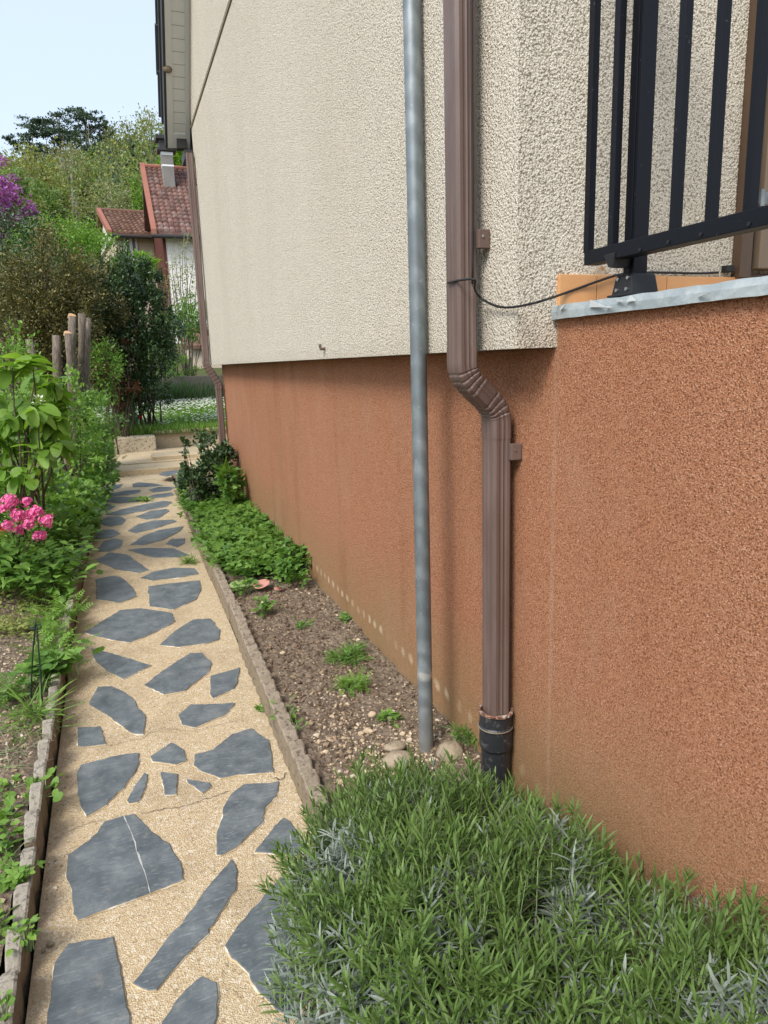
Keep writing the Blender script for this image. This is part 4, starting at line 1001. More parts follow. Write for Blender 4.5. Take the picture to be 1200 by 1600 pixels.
# ------------------------------------------------------------------ wall bed plants
def patch(poly_px, Z, n):
    """random ground points inside a pixel polygon unprojected on the plane Z"""
    Q = np.array([atZ(x, y, Z)[:2] for x, y in poly_px]); out = []
    lo, hi = Q.min(0), Q.max(0)
    while len(out) < n:
        p = rng.uniform(lo, hi, (n * 3, 2)); inside = np.zeros(len(p), bool)
        for i in range(len(Q)):
            a, b_ = Q[i], Q[(i + 1) % len(Q)]
            c = ((a[1] > p[:, 1]) != (b_[1] > p[:, 1])) & (p[:, 0] < (b_[0] - a[0]) * (p[:, 1] - a[1]) / (b_[1] - a[1] + 1e-12) + a[0])
            inside ^= c
        out += list(p[inside])
    return np.array(out[:n])
def rosette(name, label, cat_, P2, fn, n_per, L, W, hgt, mat, tmpl, tilt=0.5, kind=None, group=None, parent=None, sp=0.03, stemm=None):
    """low plants: leaves on short stalks leaning out of each ground point"""
    N = len(P2) * n_per; idx = np.repeat(np.arange(len(P2)), n_per)
    a = rng.uniform(0, 6.28, N); out = np.stack([np.cos(a), np.sin(a)], 1)
    base = P2[idx] + rng.normal(0, sp * 0.3, (N, 2))
    r_ = np.abs(rng.normal(0, sp, N)); h_ = hgt * rng.uniform(0.35, 1.1, N)
    xy = base + out * r_[:, None]
    P = np.c_[xy, fn(xy[:, 0], xy[:, 1]) + h_]
    D = np.c_[out, rng.normal(tilt * 0.3, tilt * 0.5, N)]
    V, F, S = leaf_arrays(P, D, L * rng.uniform(0.6, 1.25, N), W * rng.uniform(0.7, 1.2, N), tmpl, upj=0.35)
    if parent is None and kind is None:
        root = thing(name, label, cat_, (float(P2[:, 0].mean()), float(P2[:, 1].mean()), float(fn(P2[:1, 0], P2[:1, 1])[0])), group)
        o = mesh_np('leaves', V, F, S, mat, root)
        b = MB()
        for i in rng.permutation(N)[:min(N, 60)]:
            b.tube([np.array([*base[i], P[i, 2] - h_[i]]), P[i]], [0.0016, 0.001], 4, caps=False)
        b.build('stem', stemm or mLavStem, root)
        return root
    o = mesh_np(name, V, F, S, mat, parent)
    return tag(o, label, cat_ if kind != 'stuff' else None, group, kind)
pc = patch([(283, 778), (345, 772), (385, 788), (430, 835), (470, 880), (468, 905), (425, 895), (365, 895), (338, 880), (305, 810)], 0.16, 420)
rosette('ground_cover', 'dense lobed leaves of low ground cover filling the far half of the wall bed', None, pc, soilR, 11, 0.046, 0.05, 0.125, mCover, T_TRI, 0.7, kind='stuff', sp=0.05)
pc = patch([(283, 778), (345, 772), (385, 790), (430, 840), (440, 885), (365, 890), (338, 878), (305, 810)], 0.18, 160)
rosette('ground_cover', 'paler ferny tips of the ground cover in the wall bed', None, pc, soilR, 8, 0.065, 0.065, 0.155, mFresh, T_FROND, 0.6, kind='stuff', sp=0.05)
def plant(px, Z, name, label, cat_, n, sp, L, W, h, mat, tmpl, fn, tilt=0.6, pts=6):
    q = atZ(*px, Z)[:2]; P2 = q + rng.normal(0, sp, (pts, 2))
    return rosette(name, label, cat_, P2, fn, n, L, W, h, mat, tmpl, tilt, sp=sp)
plant((458, 895), 0.1, 'leafy_plant', 'broad leafed plant at the foot of the wall, nearest end of the ground cover', 'plant', 16, 0.045, 0.062, 0.05, 0.17, mMid, T_OVAL, soilR, 0.4, 8)
plant((424, 893), 0.1, 'leafy_plant', 'pale green lettuce-like clump between the ground cover and the broad leafed plant', 'plant', 14, 0.03, 0.085, 0.035, 0.09, mFresh, T_OVAL, soilR, 0.9, 5)
plant((386, 922), 0.1, 'seedling', 'dark green seedling tucked against the right edging by the fallen leaves', 'plant', 12, 0.02, 0.06, 0.03, 0.08, mMid, T_OVAL, soilR, 0.8, 3)
plant((407, 958), 0.1, 'seedling', 'small leafy seedling below the pink fallen leaf', 'plant', 14, 0.025, 0.045, 0.028, 0.08, mMid, T_OVAL, soilR, 0.8, 4)
plant((537, 1027), 0.1, 'weed', 'grassy tuft in the middle of the bare bed', 'weed', 30, 0.035, 0.055, 0.006, 0.03, mCover, T_STRIP, soilR, 0.9, 9)
plant((555, 1075), 0.1, 'weed', 'feathery tuft just nearer than the grassy tuft in the bare bed', 'weed', 18, 0.022, 0.05, 0.03, 0.03, mFresh, T_FROND, soilR, 0.9, 6)
plant((607, 1120), 0.1, 'weed', 'small dark weed in the gravel left of the grey pole', 'weed', 16, 0.016, 0.03, 0.018, 0.02, mMid, T_OVAL, soilR, 0.6, 3)
plant((455, 1122), 0.1, 'weed', 'sprawling thin weed beside the right edging', 'weed', 12, 0.03, 0.03, 0.014, 0.04, mMid, T_OVAL, soilR, 0.8, 4)
plant((472, 975), 0.1, 'weed', 'tiny weed in the bare bed near the two seedlings', 'weed', 12, 0.02, 0.025, 0.014, 0.02, mMid, T_OVAL, soilR, 0.7, 4)
plant((735, 1165), 0.1, 'weed', 'mossy tuft between the round stone and the iron drain socket', 'weed', 40, 0.02, 0.03, 0.004, 0.05, mCover, T_STRIP, soilR, 1.2, 6)
plant((545, 970), 0.1, 'weed', 'little weed at the foot of the wall beyond the grassy tuft', 'weed', 12, 0.02, 0.03, 0.018, 0.02, mMid, T_OVAL, soilR, 0.7, 4)
Zz = lambda X, Y: np.zeros_like(X) + 0.002
plant((295, 880), 0.0, 'weed', 'grass tuft in the joint between path and right edging', 'weed', 26, 0.02, 0.07, 0.005, 0.02, mGrass, T_STRIP, Zz, 1.2, 5)
plant((408, 1110), 0.0, 'weed', 'tiny weed at the path side of the right edging', 'weed', 14, 0.008, 0.022, 0.014, 0.015, mFresh, T_OVAL, Zz, 0.8, 3)
plant((223, 783), 0.0, 'weed', 'flat weed growing in the far part of the path', 'weed', 16, 0.03, 0.06, 0.03, 0.03, mFresh, T_OVAL, Zz, 0.5, 4)
# fallen leaves
def fallen(px, ang, L, W, mat, label, lift=0.012, fold=0.1):
    q = atZ(*px, 0.105); d = np.array([math.cos(ang), math.sin(ang), 0.08])
    T = (T_OVAL[0] * np.array([1, 1.15, 1]) + np.array([0, 0, 0]), T_OVAL[1])
    V, F_, S = leaf_arrays(np.array([[q[0], q[1], float(soilR(np.array(q[0]), np.array(q[1]))) + lift]]), d[None], L, W, T, up=np.array([[-0.35, -0.5, 0.8]]), curl=fold)
    o = mesh_np('fallen_leaf', V, F_, S, mat); sm = o.modifiers.new('thickness', 'SOLIDIFY'); sm.thickness = 0.0012
    ss = o.modifiers.new('smooth', 'SUBSURF'); ss.levels = 2; ss.render_levels = 2
    return tag(o, label, 'leaf')
s = Mat('fallen_green', 0.5, 0.4); mFallG = s.color(s.mix(s.noise(60, 3), (0.20, 0.30, 0.10), (0.33, 0.40, 0.19))).m
s = Mat('fallen_pink', 0.5, 0.4); mFallP = s.color(s.mix(s.noise(50, 3), (0.50, 0.20, 0.17), (0.62, 0.33, 0.26))).m
fallen((352, 920), 0.18, 0.235, 0.085, mFallG, 'long pale green fallen leaf lying on the soil', 0.035)
fallen((402, 924), 1.0, 0.17, 0.125, mFallP, 'broad pink fallen leaf lying on the soil', 0.035, -0.2)
fallen((426, 922), 0.5, 0.15, 0.06, mFallP, 'curled narrow pink fallen leaf nearest the wall', 0.02, 0.5)
# stones beside the pole
for px, r3, lab in (((704, 1180), (0.052, 0.052, 0.050), 'rounded weathered stone between the grey pole and the drain socket'), ((622, 1190), (0.055, 0.050, 0.030), 'rough flat stone left of the grey pole behind the lavender'), ((618, 1168), (0.042, 0.030, 0.014), 'pale flat stone slab in the gravel beside the pole'), ((608, 1170), (0.02, 0.016, 0.014), 'small pale stone left of the flat slab')):
    q = atZ(*px, 0.10); b = MB(); b.ball((q[0], q[1], 0.105), r3, 14, 9, 0.05)
    o = b.build('stone', mStone, None, smooth=True); tag(o, lab, 'stone')
q = atZ(582, 1120, 0.1); b = MB(); b.ball((q[0], q[1], 0.11), (0.018, 0.014, 0.013), 10, 7, 0.08); tag(b.build('stone', mPebble, None, True), 'egg-sized pale stone in the middle of the gravel', 'stone')
# rose at the far end of the bed
rb = atY(330, 735, 7.3)
shrub('rose_bush', 'dark leaved rose bush against the orange wall at the far end of the bed', 'rose bush', [((0.79, 7.3, 0.46), (0.27, 0.34, 0.36)), ((0.64, 7.1, 0.34), (0.18, 0.2, 0.24)), ((0.93, 7.35, 0.62), (0.13, 0.2, 0.22)), ((0.8, 7.25, 0.4), (0.2, 0.25, 0.3))], 4200, 0.046, 0.034, mDark, base=(0.8, 7.3, 0.08), clumps=60, cr=0.13, nst=12, r0=0.008, shell=0.4)
q = atY(285, 700, 7.0)
shrub('rose_shoot', 'thin upright rose shoot left of the dark rose bush', 'rose bush', [((q[0], 7.0, q[2] - 0.02), (0.07, 0.08, 0.09)), ((q[0] + 0.05, 7.0, q[2] - 0.2), (0.06, 0.06, 0.08))], 90, 0.05, 0.034, mDark, base=(q[0] + 0.13, 7.0, 0.08), clumps=10, nst=5, r0=0.006)
q = atY(350, 745, 6.7)
shrub('leafy_plant', 'bright green lobed plant in front of the rose bush by the wall', 'plant', [((q[0] + 0.05, 6.7, q[2] - 0.05), (0.11, 0.15, 0.15))], 130, 0.085, 0.085, mMid, tmpl=T_TRI, base=(q[0], 6.7, 0.08), clumps=22, nst=8, r0=0.005)
q = atY(288, 770, 7.6)
shrub('leafy_plant', 'yellowish leafy tuft at the path side of the rose bush', 'plant', [((q[0] + 0.03, 7.6, 0.22), (0.09, 0.25, 0.15))], 260, 0.05, 0.035, mFresh, base=(q[0] + 0.05, 7.6, 0.08), clumps=18, nst=4, r0=0.004)

# ------------------------------------------------------------------ left garden
def lp(px, py, Y): return atY(px, py, Y)
plant((2, 1290), 0.08, 'mallow', 'low mallow weed with round lobed leaves at the near left', 'weed', 9, 0.05, 0.036, 0.036, 0.025, mFresh, T_ROUND, soilL, 0.3, 5)
plant((0, 1440), 0.08, 'weed', 'leafy weed against the left edging just nearer than the mallow', 'weed', 12, 0.02, 0.026, 0.018, 0.045, mFresh, T_OVAL, soilL, 0.6, 4)
plant((40, 1480), 0.06, 'weed', 'light green weed leaning over the nearest part of the left edging', 'weed', 12, 0.012, 0.022, 0.016, 0.075, mFresh, T_OVAL, soilL, 0.4, 3)
plant((10, 1590), 0.06, 'weed', 'tiny round-leaved weed behind the nearest edging lumps', 'weed', 5, 0.010, 0.018, 0.017, 0.06, mFresh, T_ROUND, soilL, 0.3, 3)
plant((10, 1330), 0.08, 'weed', 'small dark weed at the left margin beside the mallow', 'weed', 10, 0.03, 0.03, 0.02, 0.03, mMid, T_OVAL, soilL, 0.6, 4)
plant((75, 1060), 0.08, 'leafy_plant', 'round leaved plant beside the green wire support', 'plant', 16, 0.05, 0.06, 0.05, 0.14, mMid, T_ROUND, soilL, 0.3, 7)
plant((66, 1120), 0.07, 'grass_tuft', 'long bent grass tuft at the foot of the wire support', 'grass tuft', 26, 0.03, 0.15, 0.006, 0.02, mGrass, T_STRIP, soilL, 0.9, 4)
plant((20, 1190), 0.07, 'grass_tuft', 'straggling dry grass on the bare soil at the left', 'grass tuft', 14, 0.06, 0.10, 0.004, 0.01, mDead, T_STRIP, soilL, 0.4, 5)
plant((8, 1090), 0.07, 'weed', 'feathery green weed at the left margin by the wire support', 'weed', 14, 0.05, 0.08, 0.06, 0.08, mMid, T_FROND, soilL, 0.6, 6)
pc = patch([(-40, 905), (60, 905), (95, 950), (60, 985), (-40, 1000)], 0.09, 160)
rosette('creeping_cover', 'low yellow-green creeping ground cover on the left bed', None, pc, soilL, 9, 0.028, 0.02, 0.04, mYell, T_OVAL, 0.6, kind='stuff', sp=0.035)
q = atZ(105, 985, 0.08)
P2 = np.array([q[:2]]) + rng.normal(0, 1, (14, 2)) * np.array([0.03, 0.25]) - np.array([0.05, 0])
rosette('carrot_plant', 'feathery fern-like plant leaning over the left edging', 'plant', P2, soilL, 16, 0.10, 0.08, 0.11, mFresh, T_FROND, 1.0, sp=0.05)
pc = patch([(-50, 870), (70, 870), (120, 880), (115, 905), (60, 915), (-50, 915)], 0.2, 90)
pc = np.concatenate([pc, np.array([atZ(x, y, 0.1)[:2] for x, y in ((120, 885), (125, 900), (110, 915))])])
rosette('leafy_plant', 'mass of dark toothed leaves below the pink azalea', 'plant', pc, soilL, 12, 0.085, 0.055, 0.24, mMid, T_OVAL, 0.5, sp=0.07)
pc = patch([(70, 850), (128, 850), (150, 790), (120, 780), (80, 820)], 0.12, 60)
rosette('leafy_plant', 'light green leafy growth along the left edging right of the azalea', 'plant', pc, soilL, 16, 0.07, 0.05, 0.16, mFresh, T_TRI, 0.5, sp=0.07)
plant((18, 1245), 0.08, 'weed', 'lobed green weed between the mallow and the left edging', 'weed', 10, 0.04, 0.035, 0.03, 0.03, mFresh, T_ROUND, soilL, 0.3, 4)
plant((30, 1360), 0.08, 'weed', 'small three-leaved weed low on the soil behind the left edging', 'weed', 10, 0.03, 0.03, 0.03, 0.02, mFresh, T_TRI, soilL, 0.4, 4)
plant((28, 1140), 0.07, 'grass_tuft', 'sparse short grass on the soil below the wire support', 'grass tuft', 16, 0.07, 0.07, 0.005, 0.01, mGrass, T_STRIP, soilL, 0.7, 6)
# wire plant support
a0, a1, tp = atZ(45, 1100, 0.07), atZ(66, 1112, 0.07), atZ(55, 1112, 0.07)
tpt = atY(55, 980, tp[1])
b = MB(); b.tube(cat([a0 + A3(0, 0, -0.05), (a0 + tpt) / 2 + A3(0.004, 0, 0.02), tpt], 6), 0.0035, 8); b.tube(cat([a1 + A3(0, 0, -0.05), (a1 + tpt) / 2 + A3(0.006, 0, 0.01), tpt + A3(0.006, 0, 0)], 6), 0.0035, 8)
ringp = [tpt + A3(0.022 * math.cos(a), 0.022 * math.sin(a), 0.006 * math.sin(2 * a)) for a in np.linspace(0, 6.28, 16)]
b.tube(ringp, 0.0032, 6); b.tube([tpt + A3(0, 0, -0.01), tpt + A3(0.004, 0, 0.03)], 0.004, 8)
tag(b.build('plant_support', mWire, None, True), 'thin dark green wire plant support stuck in the left bed', 'plant support')
# azalea
az = lp(35, 815, 5.0)
t = shrub('azalea', 'low azalea covered in bright pink flowers by the left edging', 'azalea', [((az[0] - 0.06, 5.05, 0.38), (0.28, 0.36, 0.24)), ((az[0] - 0.35, 5.2, 0.40), (0.25, 0.3, 0.25))], 900, 0.05, 0.026, mMid, base=(az[0] - 0.1, 5.05, 0.08), clumps=40, nst=8, r0=0.006)
cent = []
for px, py, r_ in ((15, 785, 15), (42, 785, 9), (57, 800, 12), (73, 814, 14), (28, 806, 14), (45, 818, 12), (12, 822, 10), (58, 838, 9), (30, 828, 10), (66, 836, 8), (48, 804, 9), (-20, 800, 16), (5, 796, 8)):
    c_ = lp(px, py, 4.78 + rng.uniform(-0.05, 0.05)); rad = r_ * 3.8 / 1100
    nn_ = int(60 * (r_ / 12) ** 2); d_ = unit(rng.normal(0, 1, (nn_, 3)) + np.array([0.1, -0.7, 0.5]))
    p_ = c_ + d_ * rad * rng.uniform(0.45, 1, (nn_, 1))
    cent.append((p_, d_))
for p_, d_ in cent:
    e = unit(np.cross(d_, rng.normal(0, 1, d_.shape))); f2 = np.cross(d_, e); PP, DD, UU = [], [], []
    for k in range(5):
        a = 2 * math.pi * k / 5
        r_ = e * math.cos(a) + f2 * math.sin(a); PP.append(p_); DD.append(r_ + d_ * 0.55); UU.append(d_)
    leaves('flower_cluster', np.concatenate(PP), np.concatenate(DD), 0.0145, 0.013, T_OVAL, mPink, t, up=np.concatenate(UU))
c_ = lp(2, 832, 4.75); d_ = unit(rng.normal(0, 1, (14, 3)))
leaves('flower_cluster', c_ + d_ * 0.02, d_, 0.025, 0.02, T_OVAL, mRedPet, t)
# big-leaved shrub
q = lp(45, 660, 5.6)
t = thing('large_leaved_shrub', 'shrub with large drooping bright green leaves at the left', 'shrub', (q[0] - 0.15, 5.6, 0.1))
tips = []
for px, py in ((20, 575, ), (55, 590), (85, 600), (35, 625), (60, 640), (12, 650), (75, 665), (45, 680), (90, 650), (20, 700), (60, 705), (-15, 620), (-20, 680), (35, 735), (5, 735), (85, 690), (100, 630), (-40, 650), (50, 560)):
    tips.append(lp(px, py, 5.6 + rng.uniform(-0.35, 0.3)))
tips = np.array(tips)
stems('stem', (q[0] - 0.12, 5.6, 0.1), tips, 0.011, 0.004, mTwig, t, spread=0.07)
PP, DD = [], []
for c_ in tips:
    m_ = 14; a = rng.uniform(0, 6.28, m_); PP.append(c_ + rng.normal(0, 0.025, (m_, 3))); DD.append(np.stack([np.cos(a), np.sin(a), rng.uniform(-1.2, 0.35, m_)], 1))
PP, DD = np.concatenate(PP), np.concatenate(DD); n = len(PP)
o = leaves('foliage', PP, DD, 0.20 * rng.uniform(0.6, 1.15, n), 0.115 * rng.uniform(0.7, 1.15, n), T_OVAL, mLime, t, curl=0.22, upj=0.3)
o.modifiers.new('soft', 'SUBSURF').render_levels = 1
c_ = lp(60, 632, 5.35); d_ = unit(rng.normal(0, 1, (26, 3)) + np.array([0, -0.4, 0.3]))
leaves('flower_cluster', c_ + d_ * np.array([0.03, 0.03, 0.06]), d_, 0.024, 0.018, T_OVAL, mWhitePet, t)
q = lp(50, 760, 5.9)
shrub('dark_leaved_plant', 'dark leafy undergrowth beneath the large drooping leaves', 'plant', [((q[0] - 0.1, 5.9, 0.42), (0.42, 0.4, 0.34)), ((q[0] - 0.6, 5.9, 0.5), (0.4, 0.4, 0.45))], 1500, 0.10, 0.06, mMid, base=(q[0] - 0.1, 5.9, 0.08), clumps=60, nst=8)
q = lp(128, 770, 7.6)
shrub('leafy_plant', 'low green leaves spilling over the far part of the left edging', 'plant', [((q[0] - 0.06, 7.5, 0.22), (0.22, 0.7, 0.20)), ((q[0] + 0.06, 8.6, 0.2), (0.2, 0.6, 0.18)), ((q[0] - 0.02, 6.7, 0.18), (0.16, 0.4, 0.16))], 2600, 0.06, 0.045, mCover, base=(q[0], 7.6, 0.06), clumps=90, nst=6, r0=0.005)
q = lp(95, 760, 7.0)
shrub('leafy_plant', 'medium green bushy plant between the azalea and the twiggy lime shrub', 'plant', [((q[0] - 0.08, 7.0, 0.36), (0.30, 0.5, 0.28))], 1300, 0.075, 0.05, mFresh, base=(q[0], 7.0, 0.06), clumps=50, nst=6, r0=0.006)
q = lp(150, 712, 9.2)
shrub('parsley_like_plant', 'round mound of fine dark green foliage beside the far end of the path', 'plant', [((q[0] - 0.04, 9.3, 0.40), (0.23, 0.3, 0.26))], 1500, 0.07, 0.06, mCover, tmpl=T_FROND, base=(q[0], 9.3, 0.06), clumps=50, nst=6, r0=0.006)
q = lp(150, 655, 10.6)
shrub('compact_shrub', 'compact dark green shrub left of the daisy lawn', 'shrub', [((q[0] - 0.02, 10.6, 0.88), (0.30, 0.4, 0.32)), ((q[0] - 0.1, 10.7, 0.5), (0.25, 0.35, 0.4))], 2600, 0.055, 0.035, mMid, base=(q[0] - 0.1, 10.6, 0.06), clumps=80, nst=8)
q = lp(112, 620, 8.6)
shrub('twiggy_shrub', 'loose twiggy shrub with small lime leaves in front of the sawn trunks', 'shrub', [((q[0] - 0.02, 8.6, 1.05), (0.36, 0.45, 0.50)), ((q[0] - 0.5, 8.6, 1.25), (0.4, 0.45, 0.45)), ((q[0] - 0.1, 8.5, 0.55), (0.35, 0.4, 0.35))], 2600, 0.055, 0.032, mFresh, base=(q[0] - 0.15, 8.6, 0.06), clumps=110, cr=0.12, nst=26, r0=0.011, shell=0.3)
q = lp(60, 545, 9.6)
shrub('twiggy_shrub', 'taller loose shrub of yellow-green shoots left of the sawn trunks', 'shrub', [((q[0] - 0.35, 9.6, 1.5), (0.5, 0.5, 0.55)), ((q[0] - 0.5, 9.6, 0.8), (0.5, 0.5, 0.5))], 2000, 0.06, 0.035, mFresh, base=(q[0] - 0.4, 9.6, 0.06), clumps=80, cr=0.12, nst=18, r0=0.011, shell=0.3)
# sawn trunks
def stump(pt, pb, r_, Y, label, cut=True, tilt=0):
    r_ *= 0.82
    p1 = lp(*pt, Y); p0 = lp(*pb, Y); p0 = p0 + (p0 - p1) * (p0[2] / max(0.2, (p1[2] - p0[2]))) * 1.0
    root = thing('sawn_trunk', label, 'tree stump', (p0[0], p0[1], 0.0), 'sawn trunks behind the left garden')
    b = MB(); n_ = 7; pts = [p0 + (p1 - p0) * f + rng.normal(0, r_ * 0.12, 3) * (1 if 0 < f < 1 else 0) for f in np.linspace(0, 1, n_)]
    b.tube(pts, [r_ * (1.25 - 0.25 * f + 0.04 * rng.normal()) for f in np.linspace(0, 1, n_)], 14); b.build('trunk', mBark, root, smooth=True)
    if cut:
        ax = unit(p1 - p0); nrm = unit(ax + np.array([0.35, -0.75, 0.1])); b = MB()
        u_ = unit(np.cross(nrm, np.array([0, 0, 1.0]))); v_ = np.cross(nrm, u_)
        ring = [p1 + ax * r_ * 0.15 + r_ * 1.02 * (u_ * math.cos(a) + v_ * math.sin(a) * 1.05) for a in np.linspace(0, 6.283, 16, endpoint=False)]
        b.loft([[p - nrm * r_ * 0.9 for p in ring], ring]); b.build('cut_face', mCut, root)
stump((113, 494), (112, 600), 0.062, 11.0, 'tall sawn trunk with a fresh pale cut on top')
stump((106, 521), (112, 610), 0.058, 10.8, 'shorter sawn trunk with an orange cut, beside the tallest fresh cut one')
stump((88, 524), (89, 600), 0.068, 11.0, 'grey weathered stump with no fresh cut, left of the two freshly sawn trunks', False)
stump((128, 490), (127, 610), 0.062, 11.2, 'grey upright trunk, left half of the twin trunks right of the fresh cuts', False)
stump((138, 497), (134, 610), 0.048, 11.2, 'thinner grey trunk, right half of the twin trunks', False)
stump((45, 530), (62, 610), 0.055, 10.6, 'leaning grey stump with sprouting shoots at the far left', False)
# larger shrubs behind
def bl(px, py, Y, rx, ry=None, dy=0.0):
    c_ = lp(px, py, Y); k = Y * 0.985 / 1100
    return ((c_[0], Y + dy, c_[2]), (rx * k, max(rx, ry or rx) * k, (ry or rx) * k))
shrub('rounded_shrub', 'large domed shrub with bronze green leaves behind the sawn trunks', 'shrub', [bl(90, 470, 13.6, 84, 82), bl(45, 520, 13.4, 70, 70), bl(110, 550, 13.3, 60, 80), bl(90, 500, 13.7, 50, 70)], 36000, 0.054, 0.033, mBronze, clumps=260, cr=0.10, nst=30, r0=0.025, shell=0.62)
shrub('evergreen_shrub', 'tall dark glossy evergreen shrub right of the bronze dome', 'shrub', [bl(206, 500, 14.2, 58, 88), bl(238, 505, 14.2, 28, 62), bl(168, 480, 14.3, 40, 58), bl(205, 560, 14.0, 54, 70), bl(176, 444, 14.6, 46, 34), bl(200, 600, 13.9, 46, 36), bl(205, 520, 14.3, 36, 80), bl(222, 450, 14.3, 30, 44), bl(210, 618, 13.8, 42, 22), bl(188, 622, 13.7, 36, 22)], 44000, 0.06, 0.034, mDark, clumps=220, cr=0.10, nst=22, r0=0.025, shell=0.62)
shrub('red_leaved_shrub', 'small shrub with coppery red young leaves at the edge of the lawn', 'shrub', [bl(190, 604, 13.2, 24, 26), bl(205, 525, 13.5, 12, 10)], 900, 0.055, 0.03, mRed, clumps=40, nst=10, base=(lp(190, 604, 13.2)[0], 13.2, 0.2))
shrub('leafy_shrub', 'mid green shrub in front of the dark evergreen, beside the twin trunks', 'shrub', [bl(162, 575, 12.8, 26, 44)], 1600, 0.055, 0.032, mMid, clumps=50, nst=10, base=(lp(162, 600, 12.8)[0], 12.8, 0.0))
shrub('dark_shrub', 'dense dark green shrub below the purple blossom', 'shrub', [bl(15, 395, 17.5, 60, 52), bl(-30, 440, 17, 70, 60), bl(40, 440, 16.5, 50, 40)], 9000, 0.07, 0.045, mDark, clumps=160, nst=14, r0=0.03, shell=0.6)
shrub('light_shrub', 'broad mid green shrub above the bronze dome', 'shrub', [bl(100, 374, 19.5, 55, 28), bl(140, 408, 19, 42, 34), bl(80, 400, 19, 50, 40)], 12000, 0.065, 0.04, mFresh, clumps=160, nst=14, r0=0.03, shell=0.6)
shrub('light_shrub', 'bright yellow-green shrub below the window of the small house', 'shrub', [bl(220, 416, 20, 22, 18), bl(192, 424, 20, 28, 18)], 4000, 0.07, 0.05, mLime, clumps=70, nst=8, r0=0.025, shell=0.55)
t = shrub('purple_shrub', 'tall shrub covered in purple blossom at the left margin', 'blossom shrub', [bl(10, 322, 22, 46, 34), bl(-40, 300, 22, 50, 40)], 3000, 0.09, 0.05, mYell, clumps=70, nst=10, r0=0.04)
P, D, C = clumped([tuple(map(np.array, bl(0, 318, 21.6, 40, 34))), tuple(map(np.array, bl(-36, 292, 21.6, 48, 40))), tuple(map(np.array, bl(30, 332, 21.6, 22, 16)))], 6500, 90, 0.09, 0.7)
leaves('blossom', P, D, 0.085 * rng.uniform(0.6, 1.2, len(P)), 0.06, T_DIA, mPurple, t)
# thin sapling and shrub before the white house
q = lp(284, 560, 24.5); gz = float(hill(np.array(q[0]), np.array(24.5)))
t = thing('young_tree', 'slender many stemmed young tree in front of the white house wall', 'tree', (q[0], 24.5, gz))
tg = [lp(px, py, 24.5 + rng.uniform(-0.3, 0.3)) for px, py in ((262, 410), (268, 395), (274, 385), (281, 378), (288, 366), (295, 362), (303, 380), (257, 430), (310, 400), (290, 400), (272, 430))]
stems('trunk', (q[0] + 0.1, 24.5, gz), tg, 0.022, 0.007, mBarkFar, t, spread=0.12, wob=0.04)
PP = np.concatenate([np.array([np.array([q[0] + 0.1, 24.5, gz]) + (x_ - np.array([q[0] + 0.1, 24.5, gz])) * f for f in rng.uniform(0.35, 1, 95)]) + rng.normal(0, 0.05, (95, 3)) for x_ in tg])
leaves('crown', PP, rng.normal(0, 1, PP.shape) + np.array([0, 0, 0.4]), 0.085 * rng.uniform(0.6, 1.3, len(PP)), 0.05, T_DIA, mYell, t)
shrub('leafy_shrub', 'dark green open shrub under the slender young tree by the far pipe', 'shrub', [bl(298, 505, 23.8, 28, 26), bl(312, 480, 23.8, 20, 16)], 2600, 0.085, 0.055, mMid, clumps=60, nst=12, base=(lp(290, 560, 23.8)[0], 23.8, 0.7))
shrub('leafy_shrub', 'thin grey-green bush at the right of the dark evergreen', 'shrub', [bl(256, 545, 23.2, 18, 46), bl(285, 575, 23.4, 34, 16)], 3600, 0.08, 0.03, mMid, clumps=50, nst=10, base=(lp(258, 590, 23.2)[0], 23.2, 0.7))

# ------------------------------------------------------------------ lawn with daisies
def lawnz(X, Y): return np.interp(Y, [13.3, 22.6], [0.345, 0.60])
tag(grid('lawn', np.linspace(-4.0, 6.0, 20), np.linspace(13.36, 22.6, 24), lawnz, mLawn), kind='structure')
n = 26000; Y = 13.38 + rng.random(n) ** 1.3 * 9.0; X = rng.uniform(-0.7, 3.4, n) 
P = np.stack([X, Y, lawnz(X, Y)], 1); D = np.c_[rng.normal(0, 0.35, (n, 2)), np.ones(n)]
hh = np.where(Y < 14.0, 0.14, 0.075) * rng.uniform(0.6, 1.3, n)
tag(leaves('grass', P, D, hh, 0.011, T_STRIP, mGrass, up=rng.normal(0, 1, (n, 3))), 'short green lawn grass around the daisies', kind='stuff')
n = 3400; Y = 14.1 + rng.random(n) ** 0.95 * 7.2; X = rng.uniform(-0.6, 3.3, n)
k_ = (fbm(X * 0.9, Y * 0.6, 77, 3) + 0.35 > rng.uniform(-0.5, 0.5, n)); X, Y = X[k_], Y[k_]; n = len(X)
b = MB(); P = np.stack([X, Y, lawnz(X, Y) + rng.uniform(0.085, 0.13, n)], 1); PP, DD = [], []
for k in range(6):
    a = 2 * math.pi * k / 6; PP.append(P); DD.append(np.tile(np.array([math.cos(a), math.sin(a), 0.15]), (n, 1)) + rng.normal(0, 0.15, (n, 3)))
tag(leaves('daisies', np.concatenate(PP), np.concatenate(DD), 0.022, 0.021, T_DIA, mWhitePet, up=np.tile(np.array([0.0, -0.5, 1.0]), (6 * n, 1))), 'white daisies sprinkled all over the lawn', kind='stuff')
n = 5000; X = rng.uniform(-0.5, 3.2, n); Y = rng.uniform(20.6, 22.3, n)
k_ = rng.random(n) < 0.25 + 0.75 * (X < 2.0); X, Y = X[k_], Y[k_]; n = len(X)
tag(leaves('tall_grass', np.stack([X, Y, lawnz(X, Y)], 1), np.c_[rng.normal(0, 0.25, (n, 2)), np.ones(n)], rng.uniform(0.25, 0.62, n), 0.016, T_STRIP, mGrassShaded, up=rng.normal(0, 1, (n, 3)), curl=0.2), 'tall uncut grass darkened in colour as if shaded below the old boundary wall', kind='stuff')
